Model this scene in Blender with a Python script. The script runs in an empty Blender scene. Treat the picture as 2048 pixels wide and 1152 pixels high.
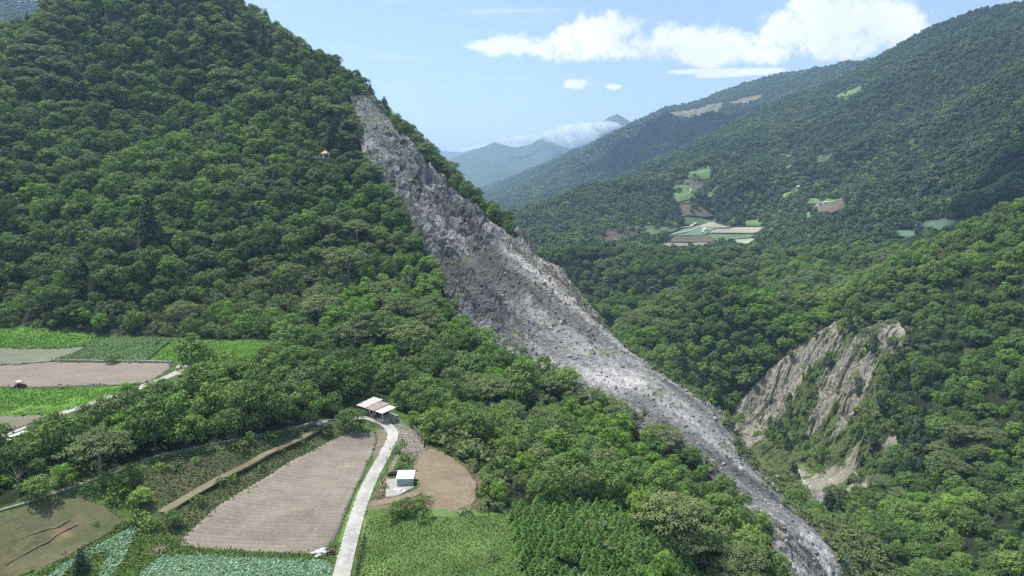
import bpy, bmesh, math, random
import numpy as np
from mathutils import Vector, Matrix

random.seed(7)
RNG = np.random.default_rng(11)
scene = bpy.context.scene
COL = scene.collection
R = math.radians

# ------------------------------------------------------------------ camera
FPX = 1365.0                       # focal length in pixels of the 2048 px wide photograph
PITCH = R(8.38)
CAMZ = 75.0
cam_d = bpy.data.cameras.new('camera')
cam_d.sensor_width = 36.0
cam_d.lens = 36.0 * FPX / 2048.0
cam_d.clip_start = 1.0
cam_d.clip_end = 60000.0
cam = bpy.data.objects.new('camera', cam_d)
COL.objects.link(cam)
cam.location = (0, 0, CAMZ)
cam.rotation_euler = (math.pi / 2 - PITCH, 0, 0)
scene.camera = cam

# ------------------------------------------------------------------ light
SUN = Vector((-0.36, 0.22, 0.90)).normalized()
SUN_EL = math.asin(SUN.z)
SUN_ROT = math.atan2(SUN.x, SUN.y)
world = bpy.data.worlds.new('World')
scene.world = world
world.use_nodes = True
sun_d = bpy.data.lights.new('sun', 'SUN')
sun_d.energy = 4.7
sun_d.angle = R(0.5)
sun_d.color = (1.0, 0.96, 0.90)
sun_o = bpy.data.objects.new('sun', sun_d)
COL.objects.link(sun_o)
sun_o.rotation_euler = SUN.to_track_quat('Z', 'Y').to_euler()
sun_o.location = (0, 0, 1500)

vs = scene.view_settings
vs.view_transform = 'Standard'
vs.look = 'None'
vs.gamma = 1.0
vs.exposure = 0.56
vs.use_curve_mapping = False
scene.render.engine = 'CYCLES'
cy = scene.cycles
cy.max_bounces = 8
cy.diffuse_bounces = 2
cy.glossy_bounces = 1
cy.transmission_bounces = 2
cy.volume_bounces = 6
cy.transparent_max_bounces = 4
cy.use_denoising = False
cy.denoiser = 'OPENIMAGEDENOISE'
cy.use_adaptive_sampling = True
cy.adaptive_threshold = 0.005
HAZE_DENSITY = 1.0e-4


# node helper
class NT:
    def __init__(s, tree):
        s.t = tree
        s.n = tree.nodes
        s.l = tree.links

    def node(s, typ, **kw):
        nd = s.n.new(typ)
        ins = kw.pop('ins', {})
        for k, v in kw.items():
            setattr(nd, k, v)
        for k, v in ins.items():
            sock = nd.inputs[k]
            if isinstance(v, bpy.types.NodeSocket):
                s.l.new(v, sock)
            else:
                sock.default_value = v
        return nd

    def math(s, op, a, b=None, c=None, clamp=False):
        ins = {0: a}
        if b is not None:
            ins[1] = b
        if c is not None:
            ins[2] = c
        nd = s.node('ShaderNodeMath', operation=op, ins=ins)
        nd.use_clamp = clamp
        return nd.outputs[0]

    def mix(s, fac, a, b, blend='MIX'):
        nd = s.node('ShaderNodeMix', data_type='RGBA', blend_type=blend)
        for k, v in ((0, fac), (6, a), (7, b)):
            if isinstance(v, bpy.types.NodeSocket):
                s.l.new(v, nd.inputs[k])
            else:
                if k and len(v) == 3:
                    v = (*v, 1)
                nd.inputs[k].default_value = v
        return nd.outputs[2]

    def noise(s, vec, scale, detail=3.0, rough=0.55, out=0):
        nd = s.node('ShaderNodeTexNoise', ins={'Scale': scale, 'Detail': detail, 'Roughness': rough})
        if vec is not None:
            s.l.new(vec, nd.inputs['Vector'])
        return nd.outputs[out]

    def ramp(s, fac, stops):
        nd = s.node('ShaderNodeValToRGB')
        cr = nd.color_ramp
        while len(cr.elements) > 1:
            cr.elements.remove(cr.elements[-1])
        for i, (p, c) in enumerate(stops):
            e = cr.elements[0] if i == 0 else cr.elements.new(p)
            e.position = p
            e.color = (*c, 1) if len(c) == 3 else c
        s.l.new(fac, nd.inputs[0])
        return nd.outputs[0]

    def mr(s, v, a, b, c=0.0, d=1.0, smooth=True):
        nd = s.node('ShaderNodeMapRange', ins={0: v, 1: a, 2: b, 3: c, 4: d})
        nd.interpolation_type = 'SMOOTHSTEP' if smooth else 'LINEAR'
        return nd.outputs[0]


def ray(px, py):
    px = np.asarray(px, float); py = np.asarray(py, float)
    u = (px - 1024.0) / FPX
    v = (576.0 - py) / FPX
    dx = u
    dy = math.cos(PITCH) + v * math.sin(PITCH)
    dz = -math.sin(PITCH) + v * math.cos(PITCH)
    return dx, dy, dz


# sky: Nishita plus procedural cumulus placed by compass direction and elevation
def az_el(px, py):
    dx, dy, dz = ray(px, py)
    return float(np.arctan2(dx, dy)), float(np.arctan2(dz, np.hypot(dx, dy)))


def build_world():
    t = NT(world.node_tree)
    t.n.clear()
    sky = t.node('ShaderNodeTexSky', sky_type='NISHITA', sun_disc=False)
    sky.sun_elevation = SUN_EL
    sky.sun_rotation = SUN_ROT
    sky.altitude = 800
    sky.air_density = 1.0
    sky.dust_density = 0.8
    sky.ozone_density = 1.2
    geo = t.node('ShaderNodeTexCoord').outputs['Generated']
    sep = t.node('ShaderNodeSeparateXYZ', ins={0: geo})
    X, Y, Z = sep.outputs
    az = t.math('ARCTAN2', X, Y)
    el = t.math('ARCSINE', Z)
    # blobs: px, py, rx, ry_up, ry_down (pixels of the photograph)
    blobs = [(1195, 88, 130, 60, 30), (1130, 98, 120, 40, 24), (1030, 94, 82, 22, 18), (965, 92, 40, 14, 10),
             (1280, 94, 110, 38, 28), (1375, 90, 110, 40, 32), (1450, 98, 110, 38, 28), (1530, 114, 60, 22, 16),
             (1640, 52, 110, 56, 52), (1725, 48, 105, 44, 52), (1800, 48, 50, 20, 32), (1670, 88, 105, 50, 30),
             (1575, 45, 70, 34, 44), (1620, 20, 60, 40, 40),
             (1160, 168, 34, 13, 11), (1228, 173, 18, 6, 6),
             (1480, 146, 90, 9, 7), (1375, 143, 50, 4, 4)]
    best = None
    dpp = 1 / FPX
    n1 = t.noise(geo, 17.0, 9.0, 0.60)
    n2 = t.noise(geo, 60.0, 6.0, 0.65)
    wob = t.math('ADD', t.math('MULTIPLY', t.math('SUBTRACT', n1, 0.5), 3.6), t.math('MULTIPLY', t.math('SUBTRACT', n2, 0.5), 1.6))
    for (px, py, rx, ru, rd) in blobs:
        a0, e0 = az_el(px, py)
        ca = 1.0
        da = t.math('DIVIDE', t.math('SUBTRACT', az, a0), rx * dpp / math.sqrt(1 + ((px - 1024) / FPX) ** 2) * ca)
        de = t.math('SUBTRACT', el, e0)
        up = t.math('GREATER_THAN', de, 0.0)
        rr = t.math('ADD', t.math('MULTIPLY', up, (ru - rd) * dpp), rd * dpp)
        de = t.math('DIVIDE', de, rr)
        q = t.math('SUBTRACT', 1.0, t.math('ADD', t.math('MULTIPLY', da, da), t.math('MULTIPLY', de, de)))
        best = q if best is None else t.math('MAXIMUM', best, q)
    best = t.math('MAXIMUM', best, -3.0)
    cl = t.mr(t.math('ADD', t.math('MULTIPLY', best, 0.95), wob), -0.2, 0.75)
    # the rest of the sky carries the same scattered fair-weather cumulus
    mp = t.node('ShaderNodeMapping', ins={0: geo, 3: (1.0, 1.0, 2.6)})
    n3 = t.noise(mp.outputs[0], 2.2, 8.0, 0.58)
    inview = t.math('MULTIPLY', t.mr(Y, 0.35, 0.72), t.mr(el, 0.95, 0.42))
    thr = t.math('ADD', 0.585, t.math('MULTIPLY', inview, 0.3))
    cl2 = t.math('MULTIPLY', t.mr(t.math('SUBTRACT', n3, thr), 0.0, 0.06), t.mr(el, 0.02, 0.12))
    # thin streaks high above the far valley
    mp2 = t.node('ShaderNodeMapping', ins={0: geo, 2: (0, 0.12, 0), 3: (1.2, 1.0, 16.0)})
    n4 = t.noise(mp2.outputs[0], 3.2, 6.0, 0.6)
    cir = t.math('MULTIPLY', t.mr(n4, 0.52, 0.78), 0.34)
    cl = t.math('MAXIMUM', cl, cl2)
    n5 = t.noise(geo, 9.0, 5.0, 0.6)
    white = t.mix(t.mr(n5, 0.35, 0.7), (6.3, 6.5, 7.0), (7.9, 7.9, 7.9))
    c1 = t.mix(t.math('ADD', cir, 0.15), sky.outputs[0], (5.6, 6.9, 7.2))
    c2 = t.mix(cl, c1, white)
    bg = t.node('ShaderNodeBackground', ins={0: c2, 1: 0.122})
    out = t.node('ShaderNodeOutputWorld', ins={0: bg.outputs[0]})


build_world()


# ------------------------------------------------------------------ tagging helpers
def tag(o, label=None, cat=None, group=None, kind=None):
    if label: o['label'] = label
    if cat: o['category'] = cat
    if group: o['group'] = group
    if kind: o['kind'] = kind
    return o


def thing(name, label, cat, loc, rz=0.0, group=None):
    o = bpy.data.objects.new(name, None)
    COL.objects.link(o)
    o.empty_display_size = 0.3
    o.location = loc
    o.rotation_euler = (0, 0, rz)
    return tag(o, label, cat, group)


def link_mesh(name, me, parent=None, loc=None, rot=None, scale=None):
    o = bpy.data.objects.new(name, me)
    COL.objects.link(o)
    if parent is not None: o.parent = parent
    if loc is not None: o.location = loc
    if rot is not None: o.rotation_euler = rot
    if scale is not None: o.scale = (scale,) * 3 if isinstance(scale, (int, float)) else scale
    return o


def np_mesh(name, verts, faces, mat=None, smooth=False, color=None):
    """verts (N,3); faces (M,k) with one k."""
    me = bpy.data.meshes.new(name)
    verts = np.ascontiguousarray(verts, np.float32)
    faces = np.ascontiguousarray(faces, np.int32)
    k = faces.shape[1]
    me.vertices.add(len(verts))
    me.vertices.foreach_set('co', verts.ravel())
    me.loops.add(faces.size)
    me.loops.foreach_set('vertex_index', faces.ravel())
    me.polygons.add(len(faces))
    me.polygons.foreach_set('loop_start', np.arange(0, faces.size, k, dtype=np.int32))
    me.polygons.foreach_set('use_smooth', np.full(len(faces), smooth, dtype=bool))
    me.update(calc_edges=True)
    if color is not None:
        at = me.attributes.new('tone', 'FLOAT_COLOR', 'POINT')
        c = np.ones((len(verts), 4), np.float32)
        c[:, :color.shape[1]] = color
        at.data.foreach_set('color', c.ravel())
    if mat is not None:
        me.materials.append(mat)
    return me


# ------------------------------------------------------------------ numpy noise
def _hash(ix, iy, seed):
    h = (ix.astype(np.int64) * 374761393 + iy.astype(np.int64) * 668265263 + seed * 1442695041) & 0xFFFFFFFF
    h = ((h ^ (h >> 13)) * 1274126177) & 0xFFFFFFFF
    h = (h ^ (h >> 16)) & 0xFFFFFFFF
    h = (h * 2246822519) & 0xFFFFFFFF
    h ^= h >> 15
    return h.astype(np.float64) / 4294967295.0


def vnoise(x, y, seed=0):
    ix = np.floor(x); iy = np.floor(y)
    fx = x - ix; fy = y - iy
    fx = fx * fx * fx * (fx * (fx * 6 - 15) + 10)
    fy = fy * fy * fy * (fy * (fy * 6 - 15) + 10)
    a = _hash(ix, iy, seed); b = _hash(ix + 1, iy, seed)
    c = _hash(ix, iy + 1, seed); d = _hash(ix + 1, iy + 1, seed)
    return (a * (1 - fx) + b * fx) * (1 - fy) + (c * (1 - fx) + d * fx) * fy


def fbm(x, y, lam, octv=4, seed=0, rough=0.5, ridged=False):
    tot = 0; amp = 1.0; s = 0
    x = x / lam; y = y / lam
    for i in range(octv):
        n = vnoise(x + 17.3 * i, y - 9.1 * i, seed + i) * 2 - 1
        if ridged: n = 1 - 2 * np.abs(n)
        tot = tot + n * amp
        s += amp
        amp *= rough
        x, y = (x * 1.62 + y * 1.18) , (y * 1.62 - x * 1.18)
    return tot / s


def worley(x, y, cell, seed=0):
    """facetted blocks: returns height of the nearest cell's tilted top, and F2-F1."""
    x = x / cell; y = y / cell
    ix = np.floor(x); iy = np.floor(y)
    f1 = np.full(x.shape, 9.0); f2 = np.full(x.shape, 9.0)
    hgt = np.zeros(x.shape)
    for ox in (-1, 0, 1):
        for oy in (-1, 0, 1):
            cx = ix + ox; cyy = iy + oy
            px = cx + _hash(cx, cyy, seed); py = cyy + _hash(cx, cyy, seed + 5)
            dx = x - px; dy = y - py
            d = np.sqrt(dx * dx + dy * dy)
            h = _hash(cx, cyy, seed + 9) - 0.5 + dx * (_hash(cx, cyy, seed + 12) - 0.5) * 1.6 + dy * (_hash(cx, cyy, seed + 14) - 0.5) * 1.6
            near = d < f1
            f2 = np.where(near, f1, np.minimum(f2, d))
            hgt = np.where(near, h, hgt)
            f1 = np.where(near, d, f1)
    return hgt, f2 - f1


def inpoly(px, py, poly):
    poly = np.asarray(poly, float)
    ins = np.zeros(np.shape(px), bool)
    n = len(poly)
    j = n - 1
    for i in range(n):
        xi, yi = poly[i]; xj, yj = poly[j]
        if yi != yj:
            c = ((yi > py) != (yj > py)) & (px < (xj - xi) * (py - yi) / (yj - yi) + xi)
            ins ^= c
        j = i
    return ins


def sstep(a, b, x):
    t = np.clip((x - a) / (b - a), 0, 1)
    return t * t * (3 - 2 * t)


def project(x, y, z):
    dz = z - CAMZ
    f = y * math.cos(PITCH) - dz * math.sin(PITCH)
    u = y * math.sin(PITCH) + dz * math.cos(PITCH)
    f = np.maximum(f, 1.0)
    return 1024 + FPX * x / f, 576 - FPX * u / f


# ------------------------------------------------------------------ terrain
def at_D(px, py, D):
    dx, dy, dz = ray(px, py)
    h = math.hypot(dx, dy)
    return dx / h * D, dy / h * D, CAMZ + dz / h * D


def at_z(px, py, z):
    dx, dy, dz = ray(px, py)
    t = (z - CAMZ) / dz
    return dx * t, dy * t, z


NEAR = []
for p in [(360, 1090), (440, 1008), (520, 960), (600, 912), (690, 866), (745, 865), (620, 1100), (500, 1040), (600, 1000), (670, 950),
          (700, 1152), (760, 900), (800, 950), (870, 900), (920, 930), (940, 980), (900, 1025), (760, 1030), (720, 1152), (850, 1090),
          (940, 1050), (1000, 1100), (745, 840), (780, 830), (500, 1150), (330, 1150)]:
    NEAR.append(at_z(*p, 0.0))
for (px, py, z) in [(325, 1024, 3.5), (410, 974, 3.8), (512, 920, 4.0), (575, 890, 4.0), (655, 850, 3.5),
                    (300, 917, 8.0), (350, 904, 8.0), (450, 885, 8.0), (560, 858, 7.5), (640, 840, 5.0), (690, 838, 2.0),
                    (150, 972, 8.0), (60, 1003, 8.0), (0, 1020, 8.0), (-150, 1060, 8), (100, 1060, 3.5), (0, 1140, 1.5), (250, 1045, 3.0), (-100, 1110, 3),
                    (370, 1030, 2.0), (460, 985, 2.2), (420, 930, 6.0), (520, 895, 5.8), (150, 1150, 0.5), (270, 1090, 0.8),
                    (0, 940, 8.5), (150, 900, 8.8), (300, 850, 9), (450, 820, 9), (600, 780, 9), (620, 730, 9),
                    (-200, 860, 9), (-200, 660, 9.5), (0, 865, 9), (0, 760, 9), (0, 665, 9), (150, 815, 9), (150, 670, 9), (330, 740, 9), (300, 690, 9), (590, 692, 9), (450, 700, 9),
                    (0, 650, 10), (200, 660, 10), (400, 664, 10), (590, 675, 11),
                    (700, 790, 4), (760, 795, 2), (830, 835, -1), (900, 870, -3), (980, 910, -5), (1000, 1010, -1.5),
                    (1100, 1020, -6), (1200, 1040, -12), (1050, 1150, -3), (1180, 1150, -8), (1350, 1150, -18), (1000, 950, -6),
                    (1250, 1000, -17), (1450, 1150, -27), (1350, 1060, -22)]:
    NEAR.append(at_z(px, py, z))
NEAR += [at_D(700, 750, 270), at_D(850, 760, 290), at_D(1000, 780, 290), at_D(1000, 850, 255), at_D(1150, 900, 245), at_D(1200, 820, 288),
         at_D(1350, 930, 255), at_D(1500, 1060, 220), at_D(1600, 1152, 205), at_D(1450, 1000, 245),
         at_D(930, 660, 345), at_D(800, 640, 330), at_D(700, 640, 330), at_D(1060, 730, 325), at_D(870, 560, 385), at_D(790, 430, 440),
         at_D(735, 310, 490), at_D(700, 500, 400), at_D(500, 600, 365), at_D(500, 450, 430), at_D(500, 250, 530), at_D(600, 350, 470),
         at_D(300, 560, 385), at_D(300, 400, 460), at_D(300, 200, 570), at_D(100, 560, 390), at_D(100, 400, 470), at_D(100, 220, 570),
         at_D(-100, 560, 400), at_D(-100, 350, 500), at_D(-300, 400, 480), at_D(-500, 300, 520), at_D(-500, 650, 340),
         at_D(640, 330, 482), at_D(500, 100, 605), at_D(650, 200, 545)]
CREST = [(-700, 300, 620), (-300, 210, 640), (0, 84, 680), (100, 34, 700), (220, -20, 710), (340, -60, 720), (420, -25, 700), (470, 16, 675), (540, 60, 650), (600, 98, 635),
         (690, 150, 605), (740, 200, 580), (800, 262, 555), (870, 330, 525), (930, 396, 500), (975, 440, 480),
         (1060, 512, 445), (1130, 572, 415), (1180, 612, 395), (1260, 712, 360), (1350, 782, 335), (1450, 856, 312),
         (1480, 892, 300), (1560, 972, 280), (1630, 1050, 262), (1720, 1152, 235)]
for (px, py, D) in CREST:
    NEAR.append(at_D(px, py, D))
    x, y, z = at_D(px, py, D + 90)
    z0 = at_D(px, py, D)[2]
    drop = 65 if px < 700 else 62
    if px < 1440 or px > 1640: 
        if px < 1700: NEAR.append((x, y, max(z0 - drop, -104)))
    else:
        q = at_D(px, py, D + 28); NEAR.append((q[0], q[1], z0 - 24))
        q = at_D(px, py, D + 70); NEAR.append((q[0], q[1], max(z0 - 58, -98)))
    if px < 1200:
        x, y, z = at_D(px, py, D + 230)
        NEAR.append((x, y, max(z0 - 190, -100)))
NEAR += [at_D(1690, 1090, 262), (*at_D(1650, 1000, 345)[:2], -90), (*at_D(1700, 1000, 350)[:2], -92), (*at_D(1600, 1000, 335)[:2], -84), at_D(1665, 1026, 298), at_D(1700, 1048, 305), at_D(1750, 1075, 315)]
# gorge floor
for (px, py, z) in [(1640, 1000, -104), (1690, 985, -104), (1570, 930, -102), (1490, 870, -100)]:
    NEAR.append(at_z(px, py, z))
NEAR += [at_D(1400, 790, 490), at_D(1300, 760, 500), at_D(1200, 740, 530)]
# right hill
NEAR += [at_D(*p) for p in [(2300, 330, 640), (2048, 440, 620), (1950, 487, 612), (1850, 520, 600), (1750, 568, 600), (1680, 598, 615), (1560, 596, 630), (1480, 596, 632), (1400, 572, 635), (1345, 598, 632),
                            (1290, 638, 625), (1230, 676, 620), (1150, 740, 640),
                            (1680, 650, 548), (1790, 615, 565), (1600, 700, 540), (1500, 790, 532), (1465, 836, 528),
                            (1720, 750, 505), (1700, 850, 470), (1620, 850, 480), (1560, 880, 482), (1790, 800, 480), (1790, 930, 420), (1740, 1000, 395),
                            (1900, 650, 520), (2040, 600, 530), (1900, 800, 455), (2040, 800, 440), (2040, 950, 380), (1880, 950, 390),
                            (1850, 1152, 300), (2040, 1152, 305), (1780, 1100, 315), (1700, 1060, 300), (1660, 1030, 285), (2250, 900, 400), (2250, 1150, 300),
                            (1350, 690, 560), (1450, 700, 560)]]
for (px, D, z) in [(2300, 800, 0), (2048, 760, 20), (1850, 740, -15), (1700, 760, -55), (1500, 800, -75), (1350, 800, -88), (1560, 715, -72), (1400, 715, -84), (1290, 705, -92), (1200, 700, -98),
                   (1900, 220, -95), (1700, 150, -70), (1300, 110, -25), (1000, 100, -4), (500, 95, 0), (100, 90, 0), (2200, 150, -110)]:
    a = math.atan2((px - 1024) / FPX, 1.0)
    NEAR.append((math.sin(a) * D, math.cos(a) * D, z))
NEAR = np.array(NEAR)


def tps_fit(P, lam=0.004):
    X = P[:, :2] / 200.0
    n = len(X)
    d2 = ((X[:, None] - X[None]) ** 2).sum(-1)
    K = 0.5 * d2 * np.log(d2 + 1e-12)
    A = np.zeros((n + 3, n + 3))
    A[:n, :n] = K + lam * np.eye(n)
    A[:n, n] = 1; A[:n, n + 1:] = X
    A[n, :n] = 1; A[n + 1:, :n] = X.T
    b = np.zeros(n + 3); b[:n] = P[:, 2]
    return X, np.linalg.solve(A, b)


_TX, _TW = tps_fit(NEAR)


def tps(x, y):
    sh = np.shape(x)
    x = np.ravel(x) / 200.0; y = np.ravel(y) / 200.0
    out = np.empty(len(x))
    n = len(_TX)
    for i in range(0, len(x), 40000):
        xs = x[i:i + 40000, None]; ys = y[i:i + 40000, None]
        d2 = (xs - _TX[None, :, 0]) ** 2 + (ys - _TX[None, :, 1]) ** 2
        out[i:i + 40000] = (0.5 * d2 * np.log(d2 + 1e-12)) @ _TW[:n] + _TW[n] + xs[:, 0] * _TW[n + 1] + ys[:, 0] * _TW[n + 2]
    return out.reshape(sh)


def mkrow(pts):
    out = []
    for p in pts:
        if len(p) == 4:
            px, _, D, z = p
            out.append((math.atan2((px - 1024) / FPX, 1.0), D, z))
        else:
            x, y, z = at_D(*p)
            out.append((math.atan2(x, y), p[2], z))
    out.sort()
    return np.array(out)


def W(px, D, z):
    return (px, None, D, z)


# crest distance by azimuth, used to stop the landslide just over its ridge
_cr = np.array(sorted([(math.atan2(at_D(*c)[0], at_D(*c)[1]), c[2]) for c in CREST]))


def crestD(az):
    return np.interp(az, _cr[:, 0], _cr[:, 1])


L3 = [mkrow(r) for r in [
    [W(500, 700, -100), W(2400, 700, -100)],
    [W(600, 760, -100), W(900, 790, -90), W(1100, 800, -88), W(1500, 795, -82), W(1600, 760, -50), W(2048, 780, -20), W(2400, 780, 0)],
    [W(600, 900, -100), W(900, 890, -70), W(1000, 890, -30), W(1100, 885, -12), W(1300, 885, -8), W(1530, 885, -8), W(1650, 880, -2), W(1850, 890, 8), W(2048, 900, 25), W(2400, 900, 60)],
    [W(600, 1200, -100), W(880, 1200, -60), (1000, 446, 1230), (1050, 444, 1230), (1200, 448, 1240), (1375, 457, 1260), (1425, 444, 1340), (1462, 456, 1280),
     (1533, 455, 1270), (1600, 442, 1200), (1700, 434, 1150), (1850, 430, 1120), (2048, 415, 1020), W(2500, 1000, 120)],
    [W(600, 1450, -100), W(880, 1400, -70), (1000, 442, 1350), (1100, 424, 1450), (1200, 400, 1520), (1350, 366, 1550), (1412, 336, 1650), (1550, 336, 1620), (1650, 345, 1550),
     (1750, 332, 1500), (1850, 300, 1450), (2048, 225, 1400), W(2500, 1300, 420)],
    [W(600, 1800, -100), W(880, 1750, -80), (1000, 446, 1700), (1100, 412, 1750), (1200, 378, 1900), (1290, 332, 2000), (1420, 270, 2200), (1560, 203, 2350), (1660, 172, 2400),
     (1740, 128, 2400), (1860, 57, 2330), (1960, 22, 2300), (2048, 4, 2250), (2300, -150, 2200), W(2600, 2100, 750)],
    [W(600, 2500, -120), W(1000, 2400, -120), W(1300, 2700, -60), W(1740, 3000, 200), W(2600, 3000, 350)]]]
L4 = [mkrow(r) for r in [
    [W(650, 2200, -120), W(2300, 2200, -120)],
    [W(650, 2600, -110), W(880, 2600, -60), (1000, 428, 2600), (1200, 360, 2900), (1400, 272, 3200), (1560, 205, 3300), (1760, 155, 3300), (2300, 100, 3300)],
    [W(650, 5600, -120), W(860, 5600, -60), (940, 388, 5500), (1000, 366, 5400), (1100, 327, 5200), (1180, 293, 4900), (1260, 252, 4700), (1330, 220, 4400), (1400, 206, 4300), (1440, 188, 4300),
     (1480, 172, 4300), (1560, 149, 4200), (1650, 139, 4200), (1730, 128, 4200), (1850, 100, 4200), (2300, 60, 4200)],
    [W(650, 6600, -130), W(2300, 6600, -100)]]]
L5 = [mkrow(r) for r in [
    [W(-800, 5700, -120), W(2300, 5700, -120)],
    [W(-800, 8500, -100), W(600, 8500, -100), W(700, 8500, 80), (860, 352, 8500), (900, 320, 8500), (940, 303, 8500), (990, 286, 8500), (1030, 296, 8500), (1060, 290, 8500), (1087, 275, 8500), (1110, 291, 8500), (1140, 297, 8500),
     (1170, 285, 8500), (1200, 252, 8400), (1218, 234, 8400), (1235, 229, 8400), (1250, 240, 8400), (1275, 252, 8400), (1330, 262, 8400), (1500, 285, 8500), W(1650, 8500, 50), W(2300, 8500, -100)],
    [W(-800, 10500, -120), W(2300, 10500, -120)]]]
L6 = [mkrow(r) for r in [
    [W(-800, 11000, -120), W(2300, 11000, -120)],
    [(-500, 340, 13500), (300, 330, 13500), (700, 320, 13500), (820, 303, 13500), (870, 300, 13500), (900, 301, 13500), (930, 303, 13500), (960, 310, 13500), (1060, 325, 13500), (1300, 330, 13500), (1700, 335, 13500), (2300, 340, 13500)],
    [W(-800, 14500, -120), W(2300, 14500, -120)]]]
LF = [mkrow(r) for r in [
    [W(-1200, 1300, -60), W(900, 1300, -120)],
    [(-900, -80, 2600), (-400, -60, 2600), (-100, -14, 2600), (0, 0, 2600), (60, 6, 2600), (115, 16, 2600), (180, 42, 2600), (300, 130, 2600), W(500, 2600, 100), W(700, 2600, -100), W(900, 2600, -120)],
    [W(-1200, 3600, -100), W(900, 3600, -120)]]]


def layer(rows, az, D):
    out = np.full(az.shape, -130.0)
    pr = np.interp(az, rows[0][:, 0], rows[0][:, 1]); pz = np.interp(az, rows[0][:, 0], rows[0][:, 2])
    for k in range(1, len(rows)):
        r = np.interp(az, rows[k][:, 0], rows[k][:, 1]); z = np.interp(az, rows[k][:, 0], rows[k][:, 2])
        m = (D >= pr) & (D < r)
        t = np.clip((D - pr) / np.maximum(r - pr, 1), 0, 1)
        out = np.where(m, pz + (z - pz) * t, out)
        pr, pz = r, z
    return out


def H(x, y, detail=True):
    x = np.asarray(x, float); y = np.asarray(y, float)
    sh = x.shape
    x = x.ravel(); y = y.ravel()
    D = np.hypot(x, y)
    az = np.arctan2(x, y)
    h = np.full(x.shape, -118.0)
    near = D < 1150
    zn = tps(x[near], y[near])
    xn, yn, Dn = x[near], y[near], D[near]
    zn = np.maximum(zn, -104.5)
    m = np.clip(np.maximum((zn - 16) / 30, (-10 - zn) / 25), 0, 1) * np.clip((Dn - 230) / 80, 0, 1)
    edge = 1 - np.clip((Dn - 900) / 100, 0, 1)
    zn = zn + m * edge * (5.0 * fbm(xn, yn, 90, 4, 3, ridged=True) + 2.0 * fbm(xn, yn, 25, 3, 8))
    right = np.clip((xn - 30) / 60, 0, 1) * np.clip((Dn - crestD(np.arctan2(xn, yn)) - 110) / 90, 0, 1) * np.clip((zn + 100) / 25, 0, 1)
    right = right * (1 - 0.68 * np.exp(-((Dn - 622) / 75) ** 2))
    zn = zn + right * (-11.0 + 15.0 * fbm(xn * 0.9 + yn * 0.4, yn * 0.35, 60, 3, 21, ridged=True) + 30.0 * fbm(xn + yn * 0.3, yn * 0.4, 150, 2, 25, ridged=True))
    zn = np.maximum(zn, -104.5 + 0.5 * fbm(xn, yn, 12, 2, 5))
    zn = zn - np.clip(Dn - 900, 0, None) * 1.2
    h[near] = np.maximum(h[near], zn)
    for rows, lo, hi, spec in ((L3, 700, 3050, (300, 62, 12, 31)), (L4, 2200, 6700, (560, 110, 60, 41)), (L5, 5600, 10600, (900, 300, 150, 51)),
                               (L6, 10900, 14600, (1500, 120, 100, 61)), (LF, 1250, 3700, (300, 60, 60, 71))):
        m = (D > lo) & (D < hi)
        if not m.any(): continue
        z = layer(rows, az[m], D[m])
        lam, amp, zr, sd = spec
        mask = np.clip((z - zr * 0.6) / (zr * 3), 0, 1)
        if rows is L3:
            mask = np.maximum(mask, np.clip((-15 - z) / 40, 0, 1))
        # keep the crest line where it is: relief fades towards it
        xm, ym = x[m], y[m]
        rel = fbm(xm, ym, lam, 4, sd, ridged=True) * amp
        cr = rows[-2]
        rc = np.interp(az[m], cr[:, 0], cr[:, 1])
        fade = 0.12 + 0.88 * np.clip(np.abs(D[m] - rc) / (rc * 0.22), 0, 1)
        z = z + (rel - amp * 0.35 * (fade > 0.5) * 0) * mask * fade
        h[m] = np.maximum(h[m], z)
    return h.reshape(sh)


_MD = np.exp(np.linspace(math.log(92), math.log(13800), 1500))


def hit(px, py, dmax=None):
    """world point where the ray through a photograph pixel meets the terrain"""
    px = np.atleast_1d(np.asarray(px, float)); py = np.atleast_1d(np.asarray(py, float))
    dx, dy, dz = ray(px, py)
    h = np.hypot(dx, dy)
    Ds = _MD if dmax is None else _MD[_MD < dmax]
    X = (dx / h)[:, None] * Ds; Y = (dy / h)[:, None] * Ds
    Zr = CAMZ + (dz / h)[:, None] * Ds
    T = H(X, Y)
    below = Zr < T
    idx = np.argmax(below, axis=1)
    idx[~below.any(axis=1)] = len(Ds) - 1
    i0 = np.maximum(idx - 1, 0)
    rr = np.arange(len(px))
    a = Zr[rr, i0] - T[rr, i0]; b = Zr[rr, idx] - T[rr, idx]
    t = np.clip(a / np.where(np.abs(a - b) < 1e-6, 1, a - b), 0, 1)
    D = Ds[i0] + (Ds[idx] - Ds[i0]) * t
    x = dx / h * D; y = dy / h * D
    return np.stack([x, y, H(x, y)], 1)


def wpoly(poly):
    p = np.array(poly, float)
    return hit(p[:, 0], p[:, 1])[:, :2]


OPEN_LAND = [(-100, 1052), (0, 1012), (150, 966), (300, 911), (450, 880), (560, 860), (640, 842), (690, 836), (705, 800), (735, 785), (790, 792), (815, 835), (845, 862), (872, 888), (925, 918),
             (968, 962), (972, 1032), (1012, 1022), (1020, 1040), (1062, 1300), (-100, 1300)]
OPEN_UPPER = [(-120, 655), (0, 650), (100, 656), (200, 668), (350, 676), (600, 682), (620, 702), (570, 722), (500, 742), (430, 762), (390, 780), (345, 806), (310, 813), (230, 842), (150, 868),
              (60, 900), (0, 922), (-120, 955)]

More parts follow.
